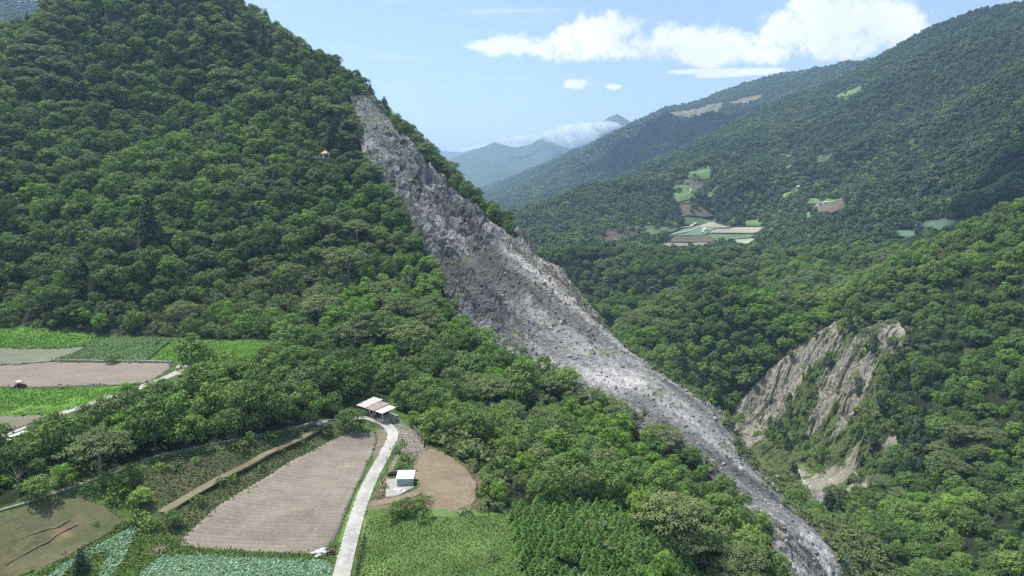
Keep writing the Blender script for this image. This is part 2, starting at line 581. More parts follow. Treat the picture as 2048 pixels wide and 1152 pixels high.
# ------------------------------------------------------------------ regions (pixel outlines cast onto the ground)
PLOUGHED = [(700, 866), (748, 864), (754, 880), (746, 905), (702, 1000), (668, 1084), (640, 1108), (500, 1104), (360, 1092), (366, 1078), (440, 1010), (520, 962), (600, 914)]
SLIDE = [(700, 190), (735, 190), (790, 250), (840, 310), (900, 370), (960, 425), (1050, 490), (1130, 552), (1190, 600), (1270, 700), (1340, 765), (1430, 822), (1480, 880),
         (1560, 955), (1605, 1015), (1672, 1075), (1750, 1140), (1820, 1230), (1680, 1250), (1600, 1195), (1566, 1128), (1540, 1085), (1503, 1038), (1460, 990),
         (1408, 945), (1346, 902), (1275, 858), (1195, 806), (1118, 766), (1050, 735), (962, 698), (915, 650), (882, 570), (822, 470), (792, 400), (728, 320), (706, 240)]
CLIFF = [(1690, 632), (1730, 655), (1765, 640), (1795, 636), (1812, 662), (1806, 720), (1780, 780), (1790, 850), (1800, 900), (1760, 960), (1700, 995), (1640, 1008), (1600, 990),
         (1555, 965), (1500, 905), (1448, 845), (1478, 800), (1540, 735), (1620, 672)]
F = {}
F['right_pasture'] = [(728, 1032), (800, 1018), (860, 1032), (935, 1036), (1008, 1028), (1020, 1060), (1045, 1152), (1060, 1200), (712, 1200), (718, 1110)]
F['dirt_lot'] = [(862, 897), (900, 912), (935, 940), (954, 965), (952, 1000), (935, 1030), (866, 1028), (862, 1000), (845, 990), (835, 975), (826, 930), (838, 905)]
F['cabbage_main'] = [(318, 1112), (400, 1108), (520, 1116), (672, 1122), (668, 1152), (655, 1200), (250, 1200), (278, 1150)]
F['cabbage_strip_upper'] = [(266, 1052), (280, 1058), (262, 1090), (245, 1120), (225, 1152), (215, 1175), (190, 1175), (205, 1130), (225, 1100), (180, 1110), (182, 1094), (235, 1075)]
F['cabbage_strip_lower'] = [(180, 1094), (178, 1112), (140, 1135), (110, 1175), (60, 1180), (95, 1150), (140, 1120)]
F['dry_terrace'] = [(-40, 1046), (30, 1022), (152, 982), (160, 985), (250, 1040), (205, 1075), (120, 1118), (40, 1152), (0, 1175), (-60, 1180)]
F['up_a'] = [(-60, 662), (0, 658), (100, 660), (215, 673), (172, 691), (0, 694), (-60, 695)]
F['up_b'] = [(-60, 697), (0, 695), (171, 692), (105, 722), (0, 730), (-60, 733)]
F['up_c'] = [(174, 692), (218, 675), (345, 680), (292, 722), (200, 722), (107, 722)]
F['up_d'] = [(347, 680), (450, 681), (590, 685), (620, 700), (600, 716), (480, 728), (380, 728), (294, 723)]
F['up_e'] = [(-60, 735), (0, 731), (105, 724), (350, 726), (337, 740), (305, 762), (272, 769), (120, 771), (0, 774), (-60, 776)]
F['up_f'] = [(-60, 778), (0, 776), (270, 771), (280, 773), (140, 820), (92, 829), (0, 831), (-60, 832)]
F['up_g'] = [(-60, 834), (0, 833), (100, 831), (60, 850), (8, 868), (-60, 886)]
F['verge'] = [(770, 888), (777, 893), (762, 928), (738, 966), (722, 998), (706, 1045), (694, 1085), (676, 1085), (690, 1042), (712, 985), (745, 932)]
F['pad'] = [(773, 958), (828, 958), (828, 975), (800, 990), (771, 997)]
PLANT = [(1012, 1018), (1060, 1012), (1150, 1008), (1230, 1020), (1290, 1050), (1340, 1090), (1400, 1152), (1420, 1200), (1060, 1200), (1045, 1150), (1022, 1060)]
FAR = [
    ('field_teal', [(1338, 471), (1375, 456), (1400, 455), (1431, 458), (1412, 469)], (0.14, 0.27, 0.15), 0),
    ('field_tan', [(1383, 455), (1423, 444), (1462, 455), (1431, 457)], (0.42, 0.36, 0.24), 0),
    ('field_tan', [(1432, 459), (1470, 456), (1533, 455), (1512, 467), (1450, 464), (1418, 466)], (0.40, 0.34, 0.24), 0),
    ('field_green', [(1414, 470), (1512, 469), (1502, 477), (1463, 479), (1440, 486)], (0.12, 0.22, 0.09), 0),
    ('field_pale', [(1463, 480), (1512, 478), (1497, 488), (1466, 489)], (0.42, 0.44, 0.28), 0),
    ('field_brown', [(1349, 473), (1410, 471), (1434, 478), (1428, 484), (1340, 485)], (0.16, 0.11, 0.085), 0),
    ('field_pale', [(1302, 494), (1338, 487), (1438, 486), (1420, 491), (1349, 494)], (0.30, 0.29, 0.22), 0),
    ('field_cleared', [(1207, 459), (1246, 459), (1296, 472), (1222, 494), (1204, 500)], (0.13, 0.085, 0.07), 0),
    ('field_green', [(1204, 450), (1300, 453), (1362, 457), (1338, 467), (1298, 471), (1250, 458)], (0.11, 0.17, 0.06), 0),
    ('field_terraced', [(1342, 376), (1375, 373), (1410, 375), (1391, 398), (1356, 406)], (0.15, 0.27, 0.07), 1),
    ('field_brown', [(1356, 361), (1404, 361), (1409, 372), (1349, 374)], (0.19, 0.13, 0.10), 0),
    ('field_green', [(1373, 357), (1395, 340), (1412, 329), (1428, 338), (1420, 358)], (0.13, 0.27, 0.07), 0),
    ('field_brown', [(1352, 414), (1402, 414), (1433, 428), (1362, 434)], (0.20, 0.14, 0.10), 0),
    ('field_green', [(1365, 437), (1433, 436), (1420, 444), (1378, 452)], (0.13, 0.25, 0.08), 0),
    ('field_green', [(1602, 402), (1640, 398), (1686, 396), (1691, 402), (1650, 406), (1614, 410)], (0.15, 0.29, 0.07), 0),
    ('field_brown', [(1618, 413), (1655, 407), (1691, 403), (1689, 419), (1662, 429), (1620, 421)], (0.17, 0.11, 0.08), 1),
    ('field_green', [(1556, 333), (1584, 331), (1576, 340), (1555, 341)], (0.16, 0.30, 0.07), 0),
    ('field_green', [(1557, 405), (1578, 384), (1598, 376), (1592, 388), (1570, 401)], (0.15, 0.28, 0.09), 0),
    ('field_green', [(1662, 199), (1690, 184), (1724, 176), (1727, 185), (1694, 194)], (0.16, 0.30, 0.07), 0),
    ('field_netted', [(1770, 476), (1796, 462), (1837, 462), (1828, 475)], (0.10, 0.22, 0.14), 1),
    ('field_netted', [(1838, 443), (1880, 439), (1942, 448), (1950, 459), (1880, 461), (1838, 456)], (0.09, 0.17, 0.10), 1),
    ('field_brown', [(1358, 294), (1380, 282), (1404, 268), (1388, 288)], (0.17, 0.13, 0.09), 1),
    ('field_green', [(1216, 361), (1235, 350), (1252, 346), (1244, 356)], (0.14, 0.24, 0.10), 0),
    ('field_terraced', [(1314, 236), (1345, 225), (1411, 213), (1452, 205), (1440, 220), (1400, 240), (1345, 244)], (0.21, 0.19, 0.09), 1),
    ('field_terraced', [(1455, 207), (1500, 194), (1530, 193), (1505, 207), (1484, 211)], (0.27, 0.24, 0.10), 1),
    ('field_meadow', [(1490, 444), (1512, 440), (1532, 445), (1520, 452), (1494, 452)], (0.12, 0.24, 0.07), 0),
    ('field_meadow', [(1560, 312), (1575, 300), (1592, 298), (1585, 312), (1570, 318)], (0.11, 0.19, 0.06), 0),
    ('field_meadow', [(1622, 318), (1645, 308), (1665, 312), (1655, 322), (1635, 326)], (0.10, 0.17, 0.06), 0),
    ('field_meadow', [(1960, 380), (2000, 358), (2044, 345), (2046, 352), (2010, 372), (1975, 390)], (0.13, 0.19, 0.06), 0),
    ('field_meadow', [(1606, 428), (1618, 424), (1626, 432), (1612, 440)], (0.12, 0.24, 0.07), 0),
    ('field_meadow', [(1410, 396), (1424, 380), (1434, 372), (1436, 380), (1424, 394)], (0.11, 0.20, 0.06), 0),
    ('field_terraced', [(1290, 300), (1330, 285), (1350, 288), (1320, 305)], (0.13, 0.14, 0.07), 1),
]
WP = {}
WP['ploughed'] = wpoly(PLOUGHED)
for k, v in F.items():
    WP[k] = wpoly(v)
FARW = [(n, wpoly(p), c, s) for n, p, c, s in FAR]
ROAD_PX = [(655, 1260, 0), (672, 1190, 0), (683, 1152, 0), (691, 1118, 0), (704, 1068, 0), (718, 1020, 0), (731, 985, 0), (747, 950, 0), (765, 918, 0), (779, 890, 0), (785, 874, 0), (781, 859, 0),
           (768, 848, 0), (750, 841, 0), (727, 837, 0), (700, 839, 0)]
ROAD = hit([p[0] for p in ROAD_PX], [p[1] for p in ROAD_PX])[:, :2]
UPROAD = hit([-80, 0, 60, 150, 230, 305, 340, 360], [897, 872, 850, 818, 790, 766, 752, 742])[:, :2]


def smooth_path(P, n=8):
    P = np.asarray(P, float)
    out = []
    for i in range(len(P) - 1):
        p0 = P[max(i - 1, 0)]; p1 = P[i]; p2 = P[i + 1]; p3 = P[min(i + 2, len(P) - 1)]
        for k in range(n):
            t = k / n
            out.append(0.5 * ((2 * p1) + (p2 - p0) * t + (2 * p0 - 5 * p1 + 4 * p2 - p3) * t * t + (-p0 + 3 * p1 - 3 * p2 + p3) * t ** 3))
    out.append(P[-1])
    return np.array(out)


ROADS = smooth_path(ROAD)
UPS = smooth_path(UPROAD, 4)


def dist_path(x, y, P):
    d = np.full(np.shape(x), 1e9)
    for i in range(len(P) - 1):
        a = P[i]; b = P[i + 1]
        ab = b - a
        t = np.clip(((x - a[0]) * ab[0] + (y - a[1]) * ab[1]) / (ab @ ab + 1e-9), 0, 1)
        d = np.minimum(d, np.hypot(x - a[0] - t * ab[0], y - a[1] - t * ab[1]))
    return d


def slide_mask(x, y, z, grow=0.0):
    px, py = project(x, y, z)
    D = np.hypot(x, y)
    m = inpoly(px, py, SLIDE) & (D < crestD(np.arctan2(x, y)) + 9 + grow) & (D < 620) & (y > 0)
    return m


def cliff_mask(x, y, z):
    px, py = project(x, y, z)
    D = np.hypot(x, y)
    return inpoly(px, py, CLIFF) & (D > 375) & (D < 640)


# ------------------------------------------------------------------ materials
MATS = {}


def base_mat(name):
    m = bpy.data.materials.new(name)
    m.use_nodes = True
    t = NT(m.node_tree)
    t.n.clear()
    return m, t


def finish(t, col, rough=0.8, bump=None, bstr=0.3, bdist=0.1, metal=0.0, spec=0.3):
    b = t.node('ShaderNodeBsdfPrincipled', ins={'Roughness': rough, 'Metallic': metal, 'Specular IOR Level': spec})
    if isinstance(col, bpy.types.NodeSocket): t.l.new(col, b.inputs['Base Color'])
    else: b.inputs['Base Color'].default_value = (*col, 1)
    if bump is not None:
        bn = t.node('ShaderNodeBump', ins={'Strength': bstr, 'Distance': bdist, 'Height': bump})
        t.l.new(bn.outputs[0], b.inputs['Normal'])
    t.node('ShaderNodeOutputMaterial', ins={0: b.outputs[0]})


def pos(t):
    return t.node('ShaderNodeNewGeometry').outputs['Position']


def simple(name, col, rough=0.6, metal=0.0, var=0.15, scale=1.5, dirt=None):
    if name in MATS: return MATS[name]
    m, t = base_mat(name)
    p = pos(t)
    n = t.noise(p, scale, 5, 0.6)
    dk = tuple(c * (1 - var * 1.6) for c in col); lt = tuple(min(1, c * (1 + var)) for c in col)
    c = t.mix(t.mr(n, 0.3, 0.7), dk, lt)
    if dirt is not None:
        n2 = t.noise(p, scale * 2.7, 6, 0.7)
        c = t.mix(t.mr(n2, 0.48, 0.68), c, dirt)
    finish(t, c, rough, metal=metal)
    MATS[name] = m
    return m


def foliage(name, stops, tint=(0.12, 0.12, 0.05), transl=0.2, gloss=0.10):
    """leaf material: tone varies from tree to tree and from leaf to leaf"""
    m, t = base_mat(name)
    oi = t.node('ShaderNodeObjectInfo')
    n = t.noise(oi.outputs['Location'], 0.017, 3, 0.6)
    nb = t.noise(oi.outputs['Location'], 0.0045, 3, 0.6)
    f = t.math('ADD', t.math('ADD', t.math('MULTIPLY', oi.outputs['Random'], 0.48), t.math('MULTIPLY', t.mr(n, 0.3, 0.7), 0.26)), t.math('MULTIPLY', t.mr(nb, 0.36, 0.64), 0.26))
    c = t.ramp(f, stops)
    at = t.node('ShaderNodeAttribute', attribute_name='tone', attribute_type='GEOMETRY')
    hs = t.node('ShaderNodeHueSaturation', ins={'Color': c})
    sp = t.node('ShaderNodeSeparateColor', ins={0: at.outputs['Color']})
    t.l.new(t.math('ADD', 0.62, t.math('MULTIPLY', sp.outputs[0], 0.76)), hs.inputs['Value'])
    t.l.new(t.math('ADD', 0.485, t.math('MULTIPLY', sp.outputs[1], 0.03)), hs.inputs['Hue'])
    d = t.node('ShaderNodeBsdfPrincipled', ins={'Base Color': hs.outputs[0], 'Roughness': 0.55, 'Specular IOR Level': gloss})
    tr = t.node('ShaderNodeBsdfTranslucent', ins={'Color': t.mix(0.5, hs.outputs[0], (0.10, 0.17, 0.02))})
    mx = t.node('ShaderNodeMixShader', ins={0: transl, 1: d.outputs[0], 2: tr.outputs[0]})
    t.node('ShaderNodeOutputMaterial', ins={0: mx.outputs[0]})
    return m


G_DARK = [(0.0, (0.058, 0.099, 0.032)), (0.25, (0.083, 0.142, 0.041)), (0.5, (0.122, 0.199, 0.052)), (0.7, (0.168, 0.255, 0.060)), (0.85, (0.221, 0.306, 0.071)), (1.0, (0.290, 0.337, 0.095))]
G_OLIVE = [(0.0, (0.108, 0.147, 0.058)), (0.5, (0.142, 0.187, 0.069)), (1.0, (0.196, 0.234, 0.090))]
G_BRIGHT = [(0.0, (0.131, 0.250, 0.042)), (0.5, (0.178, 0.318, 0.055)), (1.0, (0.270, 0.379, 0.071))]
G_PINE = [(0.0, (0.046, 0.075, 0.040)), (0.5, (0.062, 0.097, 0.049)), (1.0, (0.088, 0.123, 0.064))]
G_REED = [(0.0, (0.11, 0.165, 0.052)), (0.5, (0.14, 0.195, 0.068)), (1.0, (0.19, 0.22, 0.095))]
G_CEDAR = [(0.0, (0.130, 0.245, 0.060)), (0.5, (0.155, 0.290, 0.068)), (1.0, (0.190, 0.330, 0.078))]
G_FAR = [(0.0, (0.040, 0.074, 0.044)), (0.25, (0.052, 0.098, 0.052)), (0.5, (0.070, 0.126, 0.060)), (0.75, (0.100, 0.165, 0.068)), (1.0, (0.150, 0.210, 0.080))]
M_FAR = foliage('distant_foliage', G_FAR)
M_DARK = foliage('broadleaf_foliage', G_DARK)
M_OLIVE = foliage('olive_foliage', G_OLIVE)
M_BRIGHT = foliage('bright_foliage', G_BRIGHT, transl=0.3)
M_PINE = foliage('pine_foliage', G_PINE, transl=0.1)
M_REED = foliage('reed_foliage', G_REED, transl=0.3)
M_CEDAR = foliage('young_conifer_foliage', G_CEDAR, transl=0.38)
M_BARK = simple('bark', (0.16, 0.13, 0.10), 0.9)
M_BARKP = simple('pale_bark', (0.30, 0.27, 0.22), 0.9)


def terrain_mat(name, bumpscale=0.5, bstr=0.5, bdist=0.6, vscale=0.25, var=0.35):
    m, t = base_mat(name)
    p = pos(t)
    at = t.node('ShaderNodeAttribute', attribute_name='tone', attribute_type='GEOMETRY')
    n = t.noise(p, vscale, 7, 0.62)
    n2 = t.noise(p, bumpscale, 8, 0.65)
    f = t.mr(n, 0.3, 0.7, 1 - var, 1 + var, False)
    vm = t.node('ShaderNodeVectorMath', operation='SCALE', ins={0: at.outputs['Color'], 'Scale': f})
    finish(t, vm.outputs[0], 0.9, n2, bstr, bdist, spec=0.15)
    return m


# ------------------------------------------------------------------ terrain mesh (polar grid, finer near)
def ground_tone(x, y, z):
    """base colour of the soil or plants that cover each spot"""
    D = np.hypot(x, y)
    px, py = project(x, y, z)
    c = np.tile(np.array([0.022, 0.032, 0.014]), (x.size, 1))
    far = D > 2700
    c[far] = (0.042, 0.075, 0.030)
    n = fbm(x, y, 7, 3, 77)
    grass = np.array([0.085, 0.14, 0.035])
    dry = np.array([0.118, 0.120, 0.062])
    flat = (D < 330) & inpoly(px, py, OPEN_LAND)
    g = grass[None] * (1 + 0.35 * n[:, None])
    c[flat] = g[flat]
    up = (D < 420) & inpoly(px, py, OPEN_UPPER)
    c[up] = (g * 0.9)[up]
    bank = inpoly(px, py, [(290, 925), (450, 888), (640, 842), (692, 840), (694, 868), (600, 916), (520, 964), (440, 1012), (362, 1088), (300, 1050), (250, 1030), (260, 960)])
    t = sstep(-0.15, 0.35, fbm(x, y, 9, 3, 15))[:, None]
    b = dry[None] * t * 0.85 + np.array([0.085, 0.115, 0.038])[None] * (1 - t)
    c[bank] = b[bank]
    rub = inpoly(px, py, [(766, 838), (795, 838), (830, 865), (858, 900), (838, 925), (800, 905), (788, 935), (772, 960), (790, 905), (798, 875)])
    c[rub] = (np.array([0.24, 0.21, 0.16])[None] * (1 + 0.3 * n[:, None]))[rub]
    rub = inpoly(px, py, [(742, 862), (775, 856), (778, 890), (745, 935), (748, 900)])
    c[rub] = (np.array([0.22, 0.175, 0.13])[None] * (1 + 0.25 * n[:, None]))[rub]
    rub = inpoly(px, py, [(740, 1000), (775, 945), (775, 1000), (860, 990), (868, 1020), (735, 1018)])
    c[rub] = (np.array([0.19, 0.155, 0.095])[None] * (1 + 0.25 * n[:, None]))[rub]
    fb = inpoly(px, py, [(825, 905), (862, 890), (960, 950), (962, 1010), (940, 1036), (840, 1036), (840, 990)])
    c[fb] = (np.array([0.15, 0.11, 0.07])[None] * (1 + 0.25 * n[:, None]))[fb]
    reed = inpoly(px, py, [(1590, 990), (1640, 1010), (1680, 1040), (1760, 1100), (1800, 1200), (1660, 1200), (1600, 1050)])
    c[reed] = (0.07, 0.09, 0.035)
    riv = (z < -101) & (D > 300) & (D < 700)
    c[riv] = (0.27, 0.26, 0.25)
    return c


def build_terrain():
    na, nr = 640, 700
    az = np.linspace(R(-52), R(52), na)
    s = np.linspace(0, 1, nr)
    D = np.exp(math.log(88) + s * (math.log(15000) - math.log(88)))
    A, DD = np.meshgrid(az, D)
    x = np.sin(A) * DD; y = np.cos(A) * DD
    z = H(x, y)
    xr, yr, zr = x.ravel(), y.ravel(), z.ravel()
    tone = ground_tone(xr, yr, zr)
    low = np.zeros(xr.shape)
    nearm = DD.ravel() < 450
    for k, P in WP.items():
        m = np.zeros(xr.shape, bool)
        m[nearm] = inpoly(xr[nearm], yr[nearm], P)
        low[m] = 0.35
    sm = slide_mask(xr, yr, zr, -14)
    px, py = project(xr, yr, zr)
    low[sm] = 6.0
    low[cliff_mask(xr, yr, zr)] = 5.0
    farm = (DD.ravel() > 800) & (DD.ravel() < 5500)
    for n, P, c, st in FARW:
        m = np.zeros(xr.shape, bool)
        m[farm] = inpoly(xr[farm], yr[farm], P)
        low[m] = 3.0
        tone[m] = c
    zr2 = zr - low
    idx = np.arange(na * nr).reshape(nr, na)
    f = np.stack([idx[:-1, :-1].ravel(), idx[:-1, 1:].ravel(), idx[1:, 1:].ravel(), idx[1:, :-1].ravel()], 1)
    # land behind and below the viewer, and out to the horizon: coarse ring
    me = np_mesh('terrain', np.stack([xr, yr, zr2], 1), f, terrain_mat('hillside_ground', 0.12, 0.9, 4.0), True, tone)
    tag(link_mesh('terrain', me), 'mountain valley ground under the forest and fields', kind='structure')
    ang = np.linspace(R(52), R(308), 60)
    rr = np.exp(np.linspace(math.log(88), math.log(15000), 40))
    A, DD = np.meshgrid(ang, rr)
    x = np.sin(A) * DD; y = np.cos(A) * DD
    w = np.clip((DD - 88) / 4000, 0, 1)
    z0 = np.interp(A, [ang[0], ang[0] + 0.9, ang[-1] - 0.9, ang[-1]], [0, 1, 1, 0])
    zl = H(np.sin(R(52)) * DD[:, 0], np.cos(R(52)) * DD[:, 0])[:, None]
    zR = H(np.sin(R(-52)) * DD[:, 0], np.cos(R(-52)) * DD[:, 0])[:, None]
    tL = np.clip((A - ang[0]) / 0.9, 0, 1); tR = np.clip((ang[-1] - A) / 0.9, 0, 1)
    base = -60 + 30 * fbm(x, y, 900, 3, 91) + np.clip((DD - 1500) / 5000, 0, 1) * 300
    z = base * z0 + zl * (1 - tL) + zR * (1 - tR)
    idx = np.arange(60 * 40).reshape(40, 60)
    f = np.stack([idx[:-1, :-1].ravel(), idx[:-1, 1:].ravel(), idx[1:, 1:].ravel(), idx[1:, :-1].ravel()], 1)
    tone = np.tile(np.array([0.045, 0.08, 0.03]), (x.size, 1))
    me = np_mesh('valley_ground', np.stack([x.ravel(), y.ravel(), z.ravel()], 1), f, bpy.data.materials['hillside_ground'], True, tone)
    tag(link_mesh('valley_ground', me), 'green valley land around the hills', kind='structure')
    a = np.linspace(0, 2 * math.pi, 49)[:-1]
    v = np.stack([np.sin(a) * 92, np.cos(a) * 92, np.minimum(H(np.sin(a) * 92, np.cos(a) * 92) - 4, 5)], 1)
    v[(np.cos(a) < 0.5), 2] = -40
    v = np.vstack([v, [[0, 0, -70]]])
    f = np.array([(i, (i + 1) % 48, 48) for i in range(48)])
    me = np_mesh('valley_floor', v, f, bpy.data.materials['hillside_ground'], True, np.tile(np.array([0.05, 0.08, 0.03]), (49, 1)))
    tag(link_mesh('valley_floor', me), 'green ground on the near side of the fields', kind='structure')


build_terrain()


# ------------------------------------------------------------------ rock faces
def rock_mat(name, a, b, c, d):
    m, t = base_mat(name)
    p = pos(t)
    at = t.node('ShaderNodeAttribute', attribute_name='tone', attribute_type='GEOMETRY')
    mp = t.node('ShaderNodeMapping', ins={0: p, 2: (0.5, 0.2, 0.6), 3: (1, 1, 2.2)})
    n1 = t.noise(mp.outputs[0], 0.045, 5, 0.6)
    n2 = t.noise(mp.outputs[0], 0.35, 9, 0.7)
    n3 = t.noise(p, 1.1, 6, 0.8)
    col = t.mix(t.mr(n1, 0.36, 0.64), a, b)
    col = t.mix(t.mr(n2, 0.5, 0.72), col, c)
    col = t.mix(t.mr(n2, 0.46, 0.3), col, d)
    f = t.mr(n3, 0.3, 0.7, 0.5, 1.5, False)
    col = t.mix(1.0, col, t.node('ShaderNodeVectorMath', operation='SCALE', ins={0: at.outputs['Color'], 'Scale': f}).outputs[0], 'MULTIPLY')
    finish(t, col, 0.85, n3, 0.9, 0.5, spec=0.25)
    return m


M_SLATE = rock_mat('slate_debris', (0.222, 0.216, 0.206), (0.278, 0.268, 0.252), (0.46, 0.445, 0.415), (0.115, 0.105, 0.105))
M_TANROCK = rock_mat('tan_rock', (0.20, 0.182, 0.148), (0.28, 0.255, 0.205), (0.52, 0.475, 0.41), (0.11, 0.095, 0.08))


def slide_z(x, y):
    z0 = H(x, y)
    D = np.hypot(x, y); az = np.arctan2(x, y)
    toc = crestD(az) - D
    # u runs up and across the face, v runs down towards the gorge
    u = x * 0.72 + y * 0.69; v = x * 0.69 - y * 0.72
    wu = u + 5 * fbm(x, y, 35, 3, 99) + 2.6 * fbm(x, y, 5, 3, 95)
    v = v + 3.5 * fbm(x, y, 6, 3, 96)
    crag = np.clip(1 - np.abs(toc - 18) / 42, 0, 1) * np.clip((z0 + 12) / 30, 0, 1) * (1 - 0.85 * sstep(100, 135, z0))
    big = sstep(-0.08, 0.30, fbm(wu, v * 0.38, 34, 4, 101) + 0.25 * crag + 0.10 * np.clip((z0 - 10) / 60, 0, 1))
    w1, e1 = worley(wu, v * 0.45, 11, 7)
    w2, e2 = worley(wu + 2 * fbm(x, y, 9, 2, 4), v * 0.6, 4.6, 17)
    w3, e3 = worley(u, v * 0.8, 1.9, 27)
    w4, e4 = worley(x, y, 1.0, 37)
    gul = fbm(wu, v * 0.10, 11, 4, 131, ridged=True)
    rough = 0.20 + 1.0 * big + 0.8 * crag
    d = (w1 * (4.0 + 3.0 * crag) + w2 * 2.3) * rough + w3 * (0.30 + 0.7 * big + 0.5 * crag) + w4 * (0.20 + 0.22 * big) + gul * (2.2 + 1.6 * big)
    d += 1.6 * fbm(wu, v * 0.3, 9, 4, 141, 0.6) * (0.3 + big)
    d *= (0.34 + 0.66 * sstep(-28, 12, z0))
    d -= 1.5 * np.clip(1 - e2 / 0.14, 0, 1) * (big + 0.5 * crag)
    d += 3.2 * fbm(wu, v * 0.12, 27, 3, 133, ridged=True) * (1 - 0.6 * sstep(-20, -60, z0))
    scree = (1 - big) * (1 - 0.8 * crag)
    ox, oy, _ = at_D(1046, 506, 446)
    r = np.hypot((x - ox) / 9, (y - oy) / 8)
    d += np.clip(1.2 - r, 0, 0.5) * 15 * (0.8 + 0.6 * w2)
    ox, oy, _ = at_D(1000, 470, 462)
    r = np.hypot((x - ox) / 9, (y - oy) / 8)
    d += np.clip(1.2 - r, 0, 0.5) * 7 * (0.8 + 0.9 * w2)
    edge = np.clip((toc + 9) / 9, 0, 1)
    d = d * edge - (1 - edge) * 2.5
    return z0 + 1.0 + d, big, crag, scree


def polar_patch(name, pxa, pxb, Da, Db, astep, rstep, zfun, maskfun, tonefun, mat, soft=10):
    a0 = math.atan2((pxa - 1024) / FPX, 1); a1 = math.atan2((pxb - 1024) / FPX, 1)
    az = np.arange(a0, a1, R(astep)); D = np.arange(Da, Db, rstep)
    A, DD = np.meshgrid(az, D)
    x = np.sin(A) * DD; y = np.cos(A) * DD
    x = x + 0.22 * rstep * (vnoise(x * 3.1, y * 3.1, 5) - 0.5); y = y + 0.22 * rstep * (vnoise(x * 3.1, y * 3.1, 6) - 0.5)
    z0 = H(x, y)
    m = maskfun(x, y, z0)
    xi, yi = x[m], y[m]
    z = np.zeros(x.shape); tone = np.ones(x.shape + (3,))
    r = zfun(xi, yi)
    lev = m.astype(float); cur = m.copy()
    for _ in range(soft):
        e = cur.copy()
        e[1:-1, 1:-1] = cur[1:-1, 1:-1] & cur[:-2, 1:-1] & cur[2:, 1:-1] & cur[1:-1, :-2] & cur[1:-1, 2:]
        e[0] = e[-1] = False; e[:, 0] = e[:, -1] = False
        cur = e; lev += cur
    w = np.clip((lev[m] - 1) / soft, 0, 1)
    z[m] = (z0[m] - 0.15) + (r[0] - z0[m] + 0.15) * w
    tone[m] = tonefun(xi, yi, z0[m], *r)
    nr, na = x.shape
    idx = np.arange(na * nr).reshape(nr, na)
    f = np.stack([idx[:-1, :-1].ravel(), idx[:-1, 1:].ravel(), idx[1:, 1:].ravel(), idx[1:, :-1].ravel()], 1)
    mm = m.ravel()
    f = f[mm[f].all(axis=1)]
    used = np.unique(f)
    remap = np.full(na * nr, -1); remap[used] = np.arange(len(used))
    V = np.stack([x.ravel(), y.ravel(), z.ravel()], 1)[used]
    me = np_mesh(name, V, remap[f], mat, False, tone.reshape(-1, 3)[used])
    return link_mesh(name, me)


def slide_tone(x, y, z0, z, big, crag, scree):
    u = x * 0.72 + y * 0.69; v = x * 0.69 - y * 0.72
    t = np.ones((x.size, 3))
    t *= (0.90 + 0.06 * scree)[:, None]
    # streaks of different stone drawn down the fall line
    st = fbm(u + 4 * fbm(x, y, 40, 2, 205), v * 0.10, 9, 4, 203)
    t *= (1 + 1.0 * st)[:, None]
    t *= (1 + 0.30 * fbm(x, y, 30, 3, 201))[:, None]
    pale = sstep(0.18, 0.5, fbm(u, v * 0.3, 16, 4, 207) + 0.12 * crag)[:, None]
    t *= 1 + 0.40 * pale
    dk = sstep(0.10, 0.42, fbm(u, v * 0.35, 20, 4, 209))[:, None]
    t *= 1 - 0.50 * dk
    idt = worley(u + 2 * fbm(x, y, 9, 2, 4), v * 0.5, 4.0, 57)[0]
    t *= (1 + 0.55 * idt * (big + 0.4))[:, None]
    t = np.clip(t, 0.28, 2.2)
    D = np.hypot(x, y); toc = crestD(np.arctan2(x, y)) - D
    wm = sstep(0.0, 0.6, crag)[:, None]
    t *= wm * np.array([1.16, 1.07, 0.93]) + (1 - wm)
    veg = sstep(0.14, 0.42, fbm(x, y, 11, 4, 211) + 0.5 * sstep(95, 150, z0) - 0.18 + 0.22 * sstep(-20, -60, z0) + 0.75 * sstep(22, 3, toc) * sstep(15, -8, z0))[:, None] * 0.75
    t = t * (1 - veg) + np.array([0.50, 0.60, 0.30]) * veg
    return t


sl = polar_patch('landslide', 690, 1800, 188, 610, 0.075, 0.62, slide_z, lambda x, y, z: slide_mask(x, y, z), slide_tone, M_SLATE)
tag(sl, 'bare grey landslide scar of broken slate running down to the gorge', kind='structure')


def cliff_z(x, y):
    z0 = H(x, y)
    # ribs run down the face towards the gorge (to the lower left)
    ax, ay = -0.83, -0.55
    u = x * ax + y * ay; v = x * (-ay) + y * ax
    wv = v + 9 * fbm(x, y, 60, 2, 5)
    rib = fbm(wv, u * 0.16, 38, 3, 301, 0.5, ridged=True)
    rib2 = fbm(wv, u * 0.2, 13, 3, 303, 0.5, ridged=True)
    w1, e1 = worley(wv, u * 0.22, 10, 307)
    w2, e2 = worley(v, u * 0.4, 4.0, 317)
    w3, e3 = worley(x, y, 1.8, 327)
    top = sstep(-22, -50, z0)
    d = (rib * 11.0 + rib2 * 4.2 + w1 * 4.5) * (0.2 + 0.8 * top) + w2 * 3.0 + w3 * 1.3 + 2.0 * fbm(x, y, 7, 4, 331, 0.6) - 1.5 * np.clip(1 - e2 / 0.15, 0, 1)
    low = np.clip((z0 + 103) / 16, 0, 1)
    pxx = project(x, y, z0)[0]
    low = np.maximum(low, 0.35 * (pxx < 1590))
    return z0 + 1.0 + d * low, rib, low


def wv_(x, y):
    return x * 0.55 - y * 0.83 + 9 * fbm(x, y, 60, 2, 5), -x * 0.83 - y * 0.55


